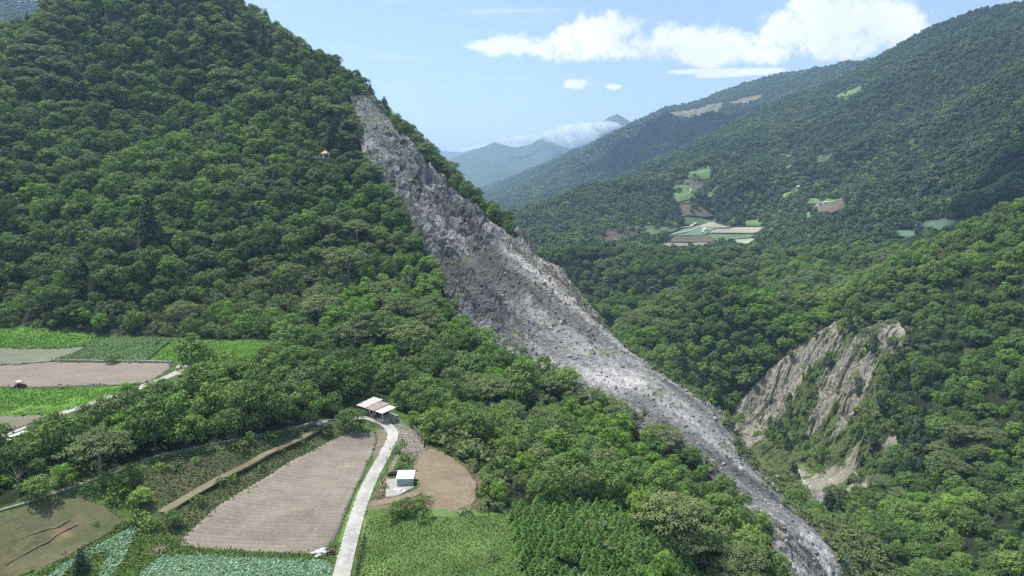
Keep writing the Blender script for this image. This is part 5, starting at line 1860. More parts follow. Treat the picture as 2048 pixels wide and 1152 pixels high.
M_STONES = stone_mat('broken_slate', [(0, (0.14, 0.135, 0.14)), (0.4, (0.22, 0.21, 0.21)), (0.75, (0.30, 0.285, 0.27)), (1, (0.46, 0.44, 0.41))])
M_RUBBLE = stone_mat('pale_rubble', [(0, (0.26, 0.22, 0.17)), (0.5, (0.40, 0.36, 0.29)), (1, (0.58, 0.54, 0.46))])
PROTOS_ROCK = {}
BOULD = [(1048, 512, 5.0, 'angular grey boulder resting on the crest beside the outcrop'), (1085, 545, 4.2, 'dark block on the crest just below the outcrop'), (880, 385, 3.6, 'grey block lodged under the wooded crest'),
         (1010, 560, 3.0, 'lone block in the middle of the scar below the outcrop'), (1145, 640, 3.4, 'pale block near the crest in the lower half of the scar'), (1245, 745, 3.2, 'dark block under the notch of the crest'),
         (1330, 850, 2.2, 'block on the lower debris slope near the leafy umbrella crown'), (1425, 925, 3.0, 'dark boulder lying half buried in the lower debris'), (1555, 985, 3.0, 'big dark boulder beside the lone rim pine'),
         (1570, 1085, 2.6, 'dark boulder in the debris channel at the lower end'), (820, 330, 3.0, 'broken block near the upper end of the scar'), (960, 500, 2.4, 'small block under the steep middle crest')]
for i, (px_, py_, s, lb) in enumerate(BOULD):
    w = gp(px_, py_)
    zz = float(slide_z(np.array([w[0]]), np.array([w[1]]))[0][0])
    me = rock_mesh('boulder', 700 + i, M_STONES)
    b = link_mesh('boulder', me, None, (w[0], w[1], zz + s * 0.05), (random.uniform(-.4, .4), random.uniform(-.4, .4), random.uniform(0, 6)), s)
    tag(b, lb, 'boulder', 'boulders on the landslide')
    if i < 3: PROTOS_ROCK[i] = b


def slide_rocks():
    x_, y_, rng = scatter(-160, 260, 185, 600, 1.65, 301, 1.0)
    z_ = H(x_, y_)
    m = slide_mask(x_, y_, z_)
    x_, y_ = x_[m], y_[m]
    zz, big, crag, scree = slide_z(x_, y_)
    n = len(x_)
    m = rng.random(n) < 0.5 + 0.4 * scree
    x_, y_, zz = x_[m], y_[m], zz[m]
    n = len(x_)
    s = 0.4 + 1.5 * rng.random(n) ** 4 + (rng.random(n) < 0.03) * 1.3
    gn_instances('slate_rubble', x_, y_, zz + 0.1, rng.integers(0, 3, n), s, 0.7 + 0.5 * rng.random(n), 'loose angular slate stones strewn over the landslide', rock=True, seed=9)


slide_rocks()
RUBP = [([(766, 838), (795, 838), (830, 865), (858, 900), (838, 925), (800, 905), (788, 935), (772, 960), (790, 905), (798, 875)], 0.8, 0.55),
        ([(800, 862), (830, 862), (856, 900), (836, 922), (812, 905)], 0.42, 0.5),
        ([(742, 862), (775, 856), (778, 890), (745, 935), (748, 900)], 1.3, 0.35),
        ([(916, 975), (948, 965), (953, 1000), (935, 1025), (912, 1012)], 0.8, 0.5),
        ([(846, 985), (868, 980), (874, 1010), (858, 1022)], 0.8, 0.5),
        ([(690, 1040), (696, 1046), (674, 1090), (668, 1084)], 1.2, 0.35), ([(0, 1080), (90, 1040), (150, 1060), (60, 1120), (0, 1135)], 3.0, 0.35)]
rx, ry, rs = [], [], []
for q, (P, stp, smx) in enumerate(RUBP):
    wp_ = wpoly(P)
    x_, y_, rng = scatter(wp_[:, 0].min(), wp_[:, 0].max(), wp_[:, 1].min(), wp_[:, 1].max(), stp, 320 + q, 1.2)
    m = inpoly(x_, y_, wp_) & (dist_path(x_, y_, ROADS) > 2.0)
    rx.append(x_[m]); ry.append(y_[m]); rs.append(smx * (0.35 + 0.9 * rng.random(m.sum()) ** 2))
rx, ry, rs = map(np.concatenate, (rx, ry, rs))
PR2 = {}
for i, (px_, py_, lb) in enumerate([(837, 900, 'largest pale rubble stone above the dirt lot'), (822, 880, 'pale stone in the rubble heap by the dark wall'), (790, 846, 'pale stone at the start of the rubble slope by the farmhouse')]):
    w = gp(px_, py_)
    b = link_mesh('rubble_stone', rock_mesh('rubble_stone', 740 + i, M_RUBBLE, 1), None, tuple(w), (0, 0, i), 0.9)
    tag(b, lb, 'stone'); PR2[i] = b
_keep = PROTOS_ROCK
PROTOS_ROCK = PR2
gn_instances('field_rubble', rx, ry, H(rx, ry) + 0.22, RNG.integers(0, 3, len(rx)), rs, 0.7 + 0.5 * RNG.random(len(rx)), 'pale broken stones scattered beside the lane and the dirt lot', rock=True, seed=10)
PROTOS_ROCK = _keep


# ------------------------------------------------------------------ ground plants of the fields (nobody could count them)
def tufts(name, polys, step, size, height, mat, label, seed, per=4, lift=0.05, amp=None, prob=1.0, avoid=True):
    C = []; N = []; S = []; T = []
    for q, P in enumerate(polys):
        x_, y_, rng = scatter(P[:, 0].min(), P[:, 0].max(), P[:, 1].min(), P[:, 1].max(), step, seed + q, 1.1)
        m = inpoly(x_, y_, P) & (rng.random(len(x_)) < prob)
        x_, y_ = x_[m], y_[m]
        if avoid:
            m = (dist_path(x_, y_, ROADS) > 2.5)
            x_, y_ = x_[m], y_[m]
        z_ = H(x_, y_) + lift
        dens = 0.65 + 0.5 * fbm(x_, y_, 6, 3, seed)
        for k in range(per):
            a = rng.random(len(x_)) * 6.283
            rr_ = size * 0.45 * rng.random(len(x_))
            C.append(np.stack([x_ + np.cos(a) * rr_, y_ + np.sin(a) * rr_, z_ + height * dens * (0.3 + 0.7 * rng.random(len(x_)))], 1))
            N.append(np.stack([np.cos(a) * 0.7, np.sin(a) * 0.7, 0.8 + 0 * a], 1) + rng.normal(size=(len(x_), 3)) * 0.25)
            S.append(size * (0.5 + 0.7 * rng.random(len(x_))))
            T.append(np.stack([0.25 + 0.4 * rng.random(len(x_)) + 0.15 * (dens - 0.65), 0.2 + 0.6 * rng.random(len(x_)), 0 * a], 1))
    rng = np.random.default_rng(seed)
    me = leaf_mesh(name, np.vstack(C), np.vstack(N), np.concatenate(S), rng, mat, np.vstack(T))
    return tag(link_mesh(name, me), label, kind='stuff')


M_CABB = foliage('cabbage_leaf', [(0, (0.29, 0.45, 0.30)), (1, (0.29, 0.45, 0.30))], transl=0.15, gloss=0.5)
M_GRASS = foliage('meadow_grass', [(0, (0.150, 0.235, 0.062)), (1, (0.150, 0.235, 0.062))], transl=0.25)
M_LUSH = foliage('lush_grass', [(0, (0.155, 0.315, 0.045)), (1, (0.155, 0.315, 0.045))], transl=0.3)
M_CROPD = foliage('low_crop_leaf', [(0, (0.085, 0.155, 0.055)), (1, (0.085, 0.155, 0.055))], transl=0.2)
M_TERR = foliage('terrace_grass_leaf', [(0, (0.16, 0.165, 0.08)), (1, (0.16, 0.165, 0.08))], transl=0.2)
M_DRYLEAF = foliage('dry_scrub', [(0, (0.17, 0.165, 0.085)), (1, (0.17, 0.165, 0.085))], transl=0.1)
tufts('cabbage_rows', [WP['cabbage_main'], WP['cabbage_strip_upper'], WP['cabbage_strip_lower']], 0.55, 0.40, 0.24, M_CABB, 'rows of pale blue green cabbages', 801, per=4, lift=0.12)
tufts('meadow_tufts', [WP['right_pasture']], 0.50, 0.34, 0.13, M_GRASS, 'rough tufts of grass and weeds in the right field', 811, per=4, lift=0.1)
tufts('verge_grass', [WP['verge']], 0.32, 0.30, 0.45, M_LUSH, 'lush bright grass on the verge left of the lane', 821, per=4, lift=0.1)
tufts('crop_leaves', [WP['up_a'], WP['up_d'], WP['up_f']], 0.7, 0.5, 0.10, M_LUSH, 'leafy bright green crops of the upper fields', 831, per=3, lift=0.15)
tufts('dark_crop_leaves', [WP['up_c']], 0.8, 0.5, 0.12, M_CROPD, 'leafy dark crop of the upper middle field', 841, per=2, lift=0.55)


def edge_tufts(name, lines, off, spread, dens, size, height, mat, label, seed):
    C = []; N = []; S = []; T = []
    rng = np.random.default_rng(seed)
    for L, closed in lines:
        L = np.vstack([L, L[:1]]) if closed else L
        for a, b in zip(L[:-1], L[1:]):
            ln = float(np.hypot(*(b - a)))
            n_ = rng.poisson(ln * dens)
            if n_ == 0: continue
            t_ = rng.random(n_)
            nx, ny = -(b - a)[1] / (ln + 1e-9), (b - a)[0] / (ln + 1e-9)
            sd = rng.choice([-1, 1], n_) if off > 0 else np.ones(n_)
            o_ = sd * off + rng.normal(size=n_) * spread
            x_ = a[0] + (b - a)[0] * t_ + nx * o_; y_ = a[1] + (b - a)[1] * t_ + ny * o_
            k = fbm(x_, y_, 5, 3, seed) > -0.12
            if off == 0: k &= dist_path(x_, y_, ROADS) > 2.3
            x_, y_ = x_[k], y_[k]; m_ = len(x_)
            z_ = H(x_, y_) + 0.15
            for _ in range(3):
                g = rng.normal(size=(m_, 2)) * size * 0.4
                C.append(np.stack([x_ + g[:, 0], y_ + g[:, 1], z_ + height * rng.random(m_)], 1))
                N.append(rng.normal(size=(m_, 3)) * 0.5 + np.array([0, 0, 1.0]))
                S.append(size * (0.4 + 0.8 * rng.random(m_)))
                T.append(np.stack([0.2 + 0.6 * rng.random(m_), 0.2 + 0.6 * rng.random(m_), 0 * x_], 1))
    me = leaf_mesh(name, np.vstack(C), np.vstack(N), np.concatenate(S), rng, mat, np.vstack(T))
    return tag(link_mesh(name, me), label, kind='stuff')


edge_tufts('lane_edge_weeds', [(ROADS, False)], 1.75, 0.16, 5.0, 0.24, 0.2, M_GRASS, 'weeds creeping over both edges of the lane', 901)
edge_tufts('field_margin_weeds', [(WP[k_], True) for k_ in ('ploughed', 'dirt_lot', 'dry_terrace', 'cabbage_main')], 0, 0.45, 3.2, 0.34, 0.3, M_GRASS, 'ragged weeds along the field margins', 903)
edge_tufts('upper_margin_weeds', [(WP[k_], True) for k_ in ('up_a', 'up_b', 'up_c', 'up_e', 'up_f', 'up_g')], 0, 0.6, 1.4, 0.6, 0.4, M_CROPD, 'dark weeds along the margins of the upper fields', 905)
EDGE = [wpoly(p) for p in [[(318, 1112), (362, 1092), (520, 1104), (640, 1110), (674, 1122), (520, 1117), (400, 1109)],
                           [(268, 1052), (330, 1060), (362, 1088), (320, 1112), (280, 1152), (240, 1175), (228, 1152), (262, 1090)],
                           [(282, 1058), (340, 1075), (330, 1050), (300, 1040)],
                           [(180, 1094), (120, 1118), (60, 1152), (95, 1150), (140, 1120), (260, 1052), (250, 1042), (205, 1075)],
                           [(182, 1112), (222, 1104), (200, 1130), (188, 1175), (110, 1175), (140, 1136)],
                           [(712, 1152), (722, 1100), (732, 1040), (728, 1030), (716, 1050), (700, 1110), (696, 1180)],
                           [(640, 1108), (668, 1086), (690, 1086), (684, 1120), (672, 1122)]]]
tufts('weedy_border', EDGE, 0.42, 0.36, 0.45, M_GRASS, 'weedy green borders between the lower fields', 851, per=4, lift=0.1)
BANKP = [wpoly([(300, 925), (450, 890), (560, 866), (640, 848), (655, 850), (560, 890), (512, 912), (410, 965), (322, 1018), (280, 1030), (262, 1000), (270, 960)])]
BANK2 = [wpoly([(322, 1030), (412, 982), (514, 926), (600, 882), (660, 856), (690, 868), (600, 914), (520, 960), (440, 1008), (366, 1076), (345, 1075)])]
tufts('bank_scrub', BANKP + BANK2, 0.55, 0.34, 0.3, M_DRYLEAF, 'dry brown scrub on the bank above the ploughed field', 861, per=3, prob=0.7)
tufts('bank_grass', BANKP + BANK2, 0.8, 0.38, 0.35, M_CROPD, 'patches of green grass on the brown bank', 871, per=4, prob=0.6)
tufts('lot_weeds', [wpoly([(772, 862), (800, 870), (838, 925), (812, 940), (795, 905), (775, 950), (768, 1000), (740, 1000), (760, 950)])], 0.6, 0.35, 0.4, M_CROPD, 'weeds on the rubble bank between the lane and the lot', 891, per=4, prob=0.6)

# ------------------------------------------------------------------ built things
def bxm(bm, c, s, rot=None, bev=0.0):
    r_ = bmesh.ops.create_cube(bm, size=1.0)
    M = Matrix.Translation(c) @ (rot.to_4x4() if rot is not None else Matrix.Identity(4)) @ Matrix.Diagonal((*s, 1))
    bmesh.ops.transform(bm, matrix=M, verts=r_['verts'])
    if bev:
        ed = list({e for v in r_['verts'] for e in v.link_edges})
        bmesh.ops.bevel(bm, geom=ed, offset=bev, segments=2, affect='EDGES', profile=0.6)


def cyl(bm, c, r_, d, rot=None, seg=16, r2=None):
    q = bmesh.ops.create_cone(bm, cap_ends=True, segments=seg, radius1=r_, radius2=r_ if r2 is None else r2, depth=d)
    M = Matrix.Translation(c) @ (rot.to_4x4() if rot is not None else Matrix.Identity(4))
    bmesh.ops.transform(bm, matrix=M, verts=q['verts'])


def part(name, fn, mat, parent, label=None):
    bm = bmesh.new()
    fn(bm)
    me = bpy.data.meshes.new(name)
    bm.to_mesh(me); bm.free()
    me.materials.append(mat)
    o = link_mesh(name, me, parent)
    if label: o['label'] = label
    return o


def boxes(*L, bev=0.0):
    return lambda bm: [bxm(bm, l[0], l[1], l[2] if len(l) > 2 else None, bev) for l in L]


def corrugated(x0, x1, y0, y1, z0, z1, pitch=0.32, amp=0.05, th=0.05, sag=0.0):
    """a sheet with ridges that run down the slope"""
    def f(bm):
        n = max(4, int((x1 - x0) / pitch) * 2)
        rows = []
        for s_, dz in ((0, 0), (1, -th)):
            for yy, zz in ((y0, z0), ((y0 + y1) / 2, (z0 + z1) / 2 - sag), (y1, z1)):
                rows.append([bm.verts.new((x0 + (x1 - x0) * i / n, yy, zz + (amp if i % 2 else 0) + dz)) for i in range(n + 1)])
        for a, b in ((0, 1), (1, 2)):
            for i in range(n): bm.faces.new((rows[a][i], rows[a][i + 1], rows[b][i + 1], rows[b][i]))
        for a, b in ((3, 4), (4, 5)):
            for i in range(n): bm.faces.new((rows[a][i], rows[b][i], rows[b][i + 1], rows[a][i + 1]))
        for i in range(n):
            bm.faces.new((rows[0][i], rows[3][i], rows[3][i + 1], rows[0][i + 1]))
            bm.faces.new((rows[2][i], rows[2][i + 1], rows[5][i + 1], rows[5][i]))
        for k in (0, n):
            for a in (0, 1): bm.faces.new((rows[a][k], rows[a + 1][k], rows[a + 4][k], rows[a + 3][k]))
    return f


M_PINK = simple('faded_pink_sheet', (0.56, 0.49, 0.48), 0.55, var=0.14, scale=0.7, dirt=(0.42, 0.27, 0.24))
M_BROWNR = simple('brown_sheet', (0.30, 0.245, 0.215), 0.6, var=0.15, scale=0.8)
M_WHITER = simple('white_sheet', (0.68, 0.66, 0.61), 0.5, var=0.06)
M_REDW = simple('red_brown_wall', (0.24, 0.10, 0.08), 0.8)
M_WOOD = simple('grey_timber', (0.20, 0.17, 0.14), 0.85)
M_WHITE = simple('white_paint', (0.74, 0.75, 0.74), 0.4, var=0.05)
M_MINT = simple('mint_sheet', (0.36, 0.46, 0.40), 0.5, var=0.08)
M_MINTR = simple('pale_mint_roof', (0.62, 0.74, 0.69), 0.45, var=0.05)
M_GLASS = simple('dark_glass', (0.03, 0.04, 0.06), 0.1, var=0.05)
M_RUBBER = simple('black_rubber', (0.02, 0.02, 0.02), 0.8)
M_RED = simple('worn_red_paint', (0.38, 0.075, 0.05), 0.5, dirt=(0.15, 0.08, 0.06))
M_BLUE = simple('blue_plastic', (0.05, 0.12, 0.35), 0.4)
M_DKGREEN = simple('dark_green_tarp', (0.03, 0.16, 0.13), 0.6)
M_CYAN = simple('pale_cyan_tarp', (0.42, 0.66, 0.68), 0.5)
M_STEEL = simple('grey_steel', (0.32, 0.32, 0.31), 0.5, metal=0.4)
M_DARK = simple('dark_interior', (0.035, 0.03, 0.028), 0.9)
M_RUST = simple('rusty_sheet', (0.42, 0.24, 0.20), 0.7, var=0.2, dirt=(0.62, 0.58, 0.55))
M_TANB = simple('brown_truck_sheet', (0.25, 0.165, 0.12), 0.6)
M_ORANGE = simple('orange_tiles', (0.50, 0.27, 0.18), 0.6)
M_NET = simple('dark_netting', (0.03, 0.035, 0.03), 0.9)
M_SACK = simple('white_sack', (0.72, 0.71, 0.68), 0.7, var=0.08)


def yaw_from(a, b):
    return math.atan2(b[1] - a[1], b[0] - a[0])


def farmhouse():
    gg = max(0.0, float(gp(735, 830)[2]))
    A = at_z(714, 811, gg + 2.5); B = at_z(764, 828.5, gg + 2.2)
    rz = yaw_from(A, B); Wd = math.hypot(B[0] - A[0], B[1] - A[1])
    g = gg
    t = thing('farmhouse', 'farm building with pink, brown and white sheet roofs at the head of the lane', 'farmhouse', (A[0], A[1], g), rz)
    k = Wd / 12.5
    x1, x2, x3 = 4.6 * k, 8.9 * k, 12.5 * k
    d = 7.2
    part('roof', corrugated(-0.2, x1, -0.3, d, 2.7, 3.7), M_PINK, t, 'faded pink sheet roof over the left bay')
    part('roof', corrugated(x1 + 0.05, x2, -0.2, d - 0.9, 2.55, 3.4), M_BROWNR, t, 'brown sheet roof over the middle bay')
    part('roof', corrugated(x2 + 0.05, x3, 0.1, d - 1.3, 2.4, 3.0), M_WHITER, t, 'white sheet roof over the open carport')
    part('foundation', boxes(((6.2, 3.5, -0.92), (12.6, 7.0, 1.9))), M_STONE, t)
    part('wall', boxes(((x1 / 2, 0.35, 1.3), (x1 - 0.3, 0.15, 2.6))), M_REDW, t, 'red brown front wall of the left bay')
    part('wall', boxes(((0.1, 3.6, 1.35), (0.15, 6.4, 2.7))), M_REDW, t)
    part('wall', boxes(((x2 / 2, d - 1.0, 1.55), (x2 - 0.2, 0.15, 3.1))), M_WOOD, t)
    part('wall', boxes(((x2 - 0.1, 3.8, 1.4), (0.12, 4.4, 2.8))), M_WOOD, t)
    wdw = part('window', boxes(((1.3, 0.25, 1.9), (1.1, 0.07, 0.9)), ((3.2, 0.25, 1.9), (1.1, 0.07, 0.9))), M_GLASS, t)
    part('door', boxes(((x1 + 0.8, 0.9, 1.05), (0.95, 0.08, 2.1))), M_WHITE, t)
    for i, (px_, py_, hh) in enumerate([(x1 + 0.2, 0.0, 2.5), ((x1 + x2) / 2, 0.0, 2.5), (x2 - 0.1, 0.0, 2.45), (x3 - 0.15, 0.3, 2.35), (x3 - 0.15, d - 1.6, 2.9), (x2 + 0.2, d - 1.6, 2.9)]):
        part('post', boxes(((px_, py_, hh / 2), (0.16, 0.16, hh))), M_WHITER if i > 2 else M_WOOD, t)
    part('beam', boxes((((x2 + x3) / 2, 0.3, 2.3), (x3 - x2, 0.12, 0.14))), M_WOOD, t)
    Mw = Matrix.Translation((A[0], A[1], g)) @ Matrix.Rotation(rz, 4, 'Z')
    for (lx, ly, nm, cat, lb, fn, mt) in [
        (x1 + 1.9, 0.8, 'crate', 'crate', 'pale crate stacked under the brown farmhouse roof', boxes(((0, 0, 0.35), (0.8, 0.6, 0.7)), bev=0.03), M_WHITER),
        (x1 + 2.8, 1.2, 'cabinet', 'cabinet', 'white cabinet standing in the open middle bay of the farmhouse', boxes(((0, 0, 0.75), (0.8, 0.6, 1.5)), bev=0.03), M_WHITE),
        (x2 - 0.8, 0.5, 'barrel', 'barrel', 'blue plastic barrel at the corner of the farmhouse carport', lambda bm: cyl(bm, (0, 0, 0.45), 0.32, 0.9), M_BLUE),
        (x1 + 1.2, 0.2, 'basket', 'basket', 'red basket by the farmhouse door', lambda bm: cyl(bm, (0, 0, 0.25), 0.25, 0.5, r2=0.36), M_RED)]:
        q = Mw @ Vector((lx, ly, 0.05))
        o = part(nm, fn, mt, None)
        o.location = q; o.rotation_euler = (0, 0, rz + 0.2)
        tag(o, lb, cat)
    # net covered heap next to the carport
    w = gp(787, 838)
    bm = bmesh.new()
    bmesh.ops.create_icosphere(bm, subdivisions=3, radius=1)
    for v in bm.verts:
        n_ = 1 + 0.18 * math.sin(v.co.x * 5 + v.co.y * 3) + 0.1 * math.sin(v.co.y * 9)
        v.co = Vector((v.co.x * 2.2 * n_, v.co.y * 1.3 * n_, max(v.co.z, -0.1) * 0.75 * n_))
    me = bpy.data.meshes.new('netted_heap'); bm.to_mesh(me); bm.free(); me.materials.append(simple('pale_green_net', (0.36, 0.50, 0.42), 0.8, var=0.2, scale=3))
    tag(link_mesh('netted_heap', me, None, tuple(w)), 'pale green net thrown over a heap beside the farmhouse carport', 'covered heap')


farmhouse()


def shed():
    w = at_z(810, 972, 0.2)
    t = thing('shed', 'small mint green metal shed with a pale roof on the concrete yard', 'shed', (w[0], w[1], 0.15), R(2))
    Wd, d, hh = 4.1, 3.9, 2.0
    part('wall', boxes(((0, 0.06, hh / 2), (Wd, 0.12, hh))), M_MINT, t, 'front wall facing the yard')
    part('wall', boxes(((0, d - 0.06, hh / 2), (Wd, 0.12, hh))), M_MINT, t)
    part('wall', boxes(((-Wd / 2 + 0.06, d / 2, hh / 2), (0.12, d - 0.26, hh))), M_MINT, t)
    part('wall', boxes(((Wd / 2 - 0.06, d / 2, hh / 2), (0.12, d - 0.26, hh))), M_MINT, t)
    for i in range(6):
        part('wall_rib', boxes(((-Wd / 2 + 0.3 + i * (Wd - 0.6) / 5, -0.03, hh / 2), (0.07, 0.06, hh - 0.1))), M_MINT, t)
    part('roof', corrugated(-Wd / 2 - 0.2, Wd / 2 + 0.2, -0.25, d + 0.2, hh + 0.05, hh + 0.5, 0.4, 0.03), M_MINTR, t)
    part('gable', boxes(((0, d - 0.15, hh + 0.18), (Wd, 0.05, 0.36))), M_MINT, t)
    for q, (px_, py_, lb) in enumerate([(795, 981, 'left heap of white sacks on the shed yard'), (803, 982, 'right heap of white sacks on the shed yard')]):
        c = at_z(px_, py_, 0.2)
        def f(bm):
            for i in range(7):
                bxm(bm, (random.uniform(-.8, .8), random.uniform(-.7, .7), 0.12 + 0.1 * (i % 3)), (0.75, 0.45, 0.2), Matrix.Rotation(random.uniform(0, 3), 3, 'Z'), 0.07)
        tag(part('sack_heap', f, M_SACK, None), lb, 'sacks', 'heaps of white sacks on the shed yard').location = (c[0], c[1], 0.14)
    # dark leaning wall of boards next to the shed and utility pole
    c = at_z(776, 955, 0.1); c2 = at_z(774, 935, 0.3)
    o = part('pole', lambda bm: cyl(bm, (0, 0, 1.6), 0.09, 3.4), M_WOOD, None); o.location = (c2[0], c2[1], 0)
    tag(o, 'short dark post standing between the lane and the shed', 'post')
    o = part('board_stack', boxes(((0, 0, 0.4), (2.4, 0.5, 0.8)), ((0.3, 0.3, 0.9), (2.0, 0.3, 0.2)), bev=0.03), M_DARK, None)
    c = at_z(785, 952, 0.1); o.location = (c[0], c[1], 0.1)
    tag(o, 'dark pile of boards left of the small green shed', 'boards')
    c = at_z(829, 965, 0.1)
    o = part('post', lambda bm: cyl(bm, (0, 0, 0.9), 0.1, 1.9), M_WOOD, None); o.location = (c[0], c[1], 0)
    tag(o, 'wooden post at the right corner of the shed yard', 'post')


shed()


def wheel(parent, x_, y_, r_, w_):
    o = part('wheel', lambda bm: cyl(bm, (x_, y_, r_), r_, w_, Matrix.Rotation(R(90), 3, 'X'), 18), M_RUBBER, parent)
    part('rim', lambda bm: cyl(bm, (x_, y_, r_), r_ * 0.52, w_ + 0.04, Matrix.Rotation(R(90), 3, 'X'), 12), M_STEEL, o)


def tractor():
    w = gp(41, 776)
    t = thing('tractor', 'dark red tractor with a white canopy at the edge of the brown field', 'tractor', tuple(w), R(4))
    part('body', boxes(((0.85, 0, 1.0), (1.5, 0.62, 0.62)), ((-0.35, 0, 0.75), (1.2, 0.7, 0.5)), bev=0.08), M_RED, t)
    part('bonnet', boxes(((1.0, 0, 1.38), (1.25, 0.55, 0.16)), bev=0.05), M_RED, t)
    part('seat', boxes(((-0.5, 0, 1.2), (0.5, 0.5, 0.12)), ((-0.75, 0, 1.45), (0.1, 0.5, 0.5)), bev=0.03), M_RUBBER, t)
    part('canopy', boxes(((-0.35, 0, 2.35), (1.6, 1.5, 0.09)), bev=0.03), M_WHITE, t)
    for sx in (-1.05, 0.3):
        for sy in (-0.62, 0.62):
            part('post', boxes(((sx, sy, 1.6), (0.07, 0.07, 1.45))), M_STEEL, t)
    for sy in (-0.72, 0.72):
        wheel(t, -0.6, sy, 0.72, 0.36)
        wheel(t, 1.35, sy * 0.9, 0.44, 0.24)
        part('mudguard', boxes(((-0.6, sy, 1.5), (1.1, 0.36, 0.06)), bev=0.02), M_RED, t)
    part('exhaust', lambda bm: cyl(bm, (0.9, 0.2, 1.8), 0.04, 0.9), M_STEEL, t)
    part('tiller', boxes(((-1.75, 0, 0.45), (0.5, 1.5, 0.35)), bev=0.05), M_DARK, t)


tractor()


def vehicles():
    d = UPS[6] - UPS[2]
    yw = math.atan2(d[1], d[0])
    w = at_z(38, 882, 9.0)
    t = thing('van', 'white van with two dark side windows parked on the farm track', 'van', (w[0], w[1], 9.15), yw)
    part('body', boxes(((0, 0, 1.15), (4.3, 1.7, 1.5)), bev=0.18), M_WHITE, t)
    part('nose', boxes(((-2.3, 0, 0.85), (0.7, 1.65, 0.8)), bev=0.15), M_WHITE, t)
    for x_ in (-0.95, 0.5, 1.5):
        part('window', boxes(((x_, -0.85, 1.5), (0.95 if x_ < 1 else 0.7, 0.05, 0.55)), bev=0.02), M_GLASS, t)
        part('window', boxes(((x_, 0.85, 1.5), (0.95 if x_ < 1 else 0.7, 0.05, 0.55)), bev=0.02), M_GLASS, t)
    part('windscreen', boxes(((-2.13, 0, 1.5), (0.06, 1.4, 0.55), Matrix.Rotation(R(-12), 3, 'Y'))), M_GLASS, t)
    for x_ in (-1.5, 1.4):
        for y_ in (-0.78, 0.78): wheel(t, x_, y_, 0.33, 0.2)
    for y_ in (-0.6, 0.6):
        part('headlight', boxes(((-2.66, y_, 0.85), (0.05, 0.28, 0.18)), bev=0.02), M_GLASS, t)
    dd = Vector((d[0], d[1])).normalized()
    q = (w[0] - dd.x * 6.6, w[1] - dd.y * 6.6)
    t = thing('truck', 'brown box truck parked behind the white van', 'truck', (q[0], q[1], 9.15), yw)
    part('cargo_box', boxes(((0, 0, 1.7), (4.6, 2.1, 1.9)), bev=0.03), M_TANB, t)
    part('box_roof', boxes(((0, 0, 2.7), (4.7, 2.2, 0.08))), M_WHITER, t)
    part('chassis', boxes(((0, 0, 0.6), (5.4, 1.2, 0.22))), M_DARK, t)
    part('cab', boxes(((-3.2, 0, 1.35), (1.5, 1.9, 1.7)), bev=0.15), M_WHITE, t)
    part('windscreen', boxes(((-3.96, 0, 1.7), (0.05, 1.6, 0.7))), M_GLASS, t)
    for i in range(5):
        part('box_rib', boxes(((-2.0 + i, -1.08, 1.7), (0.08, 0.06, 1.8))), M_TANB, t)
    for x_ in (-3.1, 1.4):
        for y_ in (-0.85, 0.85): wheel(t, x_, y_, 0.42, 0.28)
    w = gp(272, 780)
    t = thing('motor_cart', 'small dark cart parked by the farm track', 'cart', tuple(w), yw)
    part('body', boxes(((0, 0, 0.62), (1.9, 0.9, 0.45)), bev=0.1), M_DARK, t)
    part('handlebar', boxes(((-0.9, 0, 1.1), (0.06, 0.8, 0.06)), ((-0.8, 0, 0.9), (0.06, 0.06, 0.5))), M_STEEL, t)
    for x_ in (-0.65, 0.65):
        for y_ in (-0.42, 0.42): wheel(t, x_, y_, 0.3, 0.16)
    w = gp(284, 779)
    def f(bm):
        for i in range(8): bxm(bm, (random.uniform(-1, 1), random.uniform(-.6, .6), 0.15 + 0.1 * (i % 2)), (0.8, 0.5, 0.25), Matrix.Rotation(random.uniform(0, 3), 3, 'Z'), 0.09)
    o = tag(part('sack_heap', f, M_SACK, None), 'heap of white sacks beside the dark cart on the farm track', 'sacks'); o.location = w


vehicles()


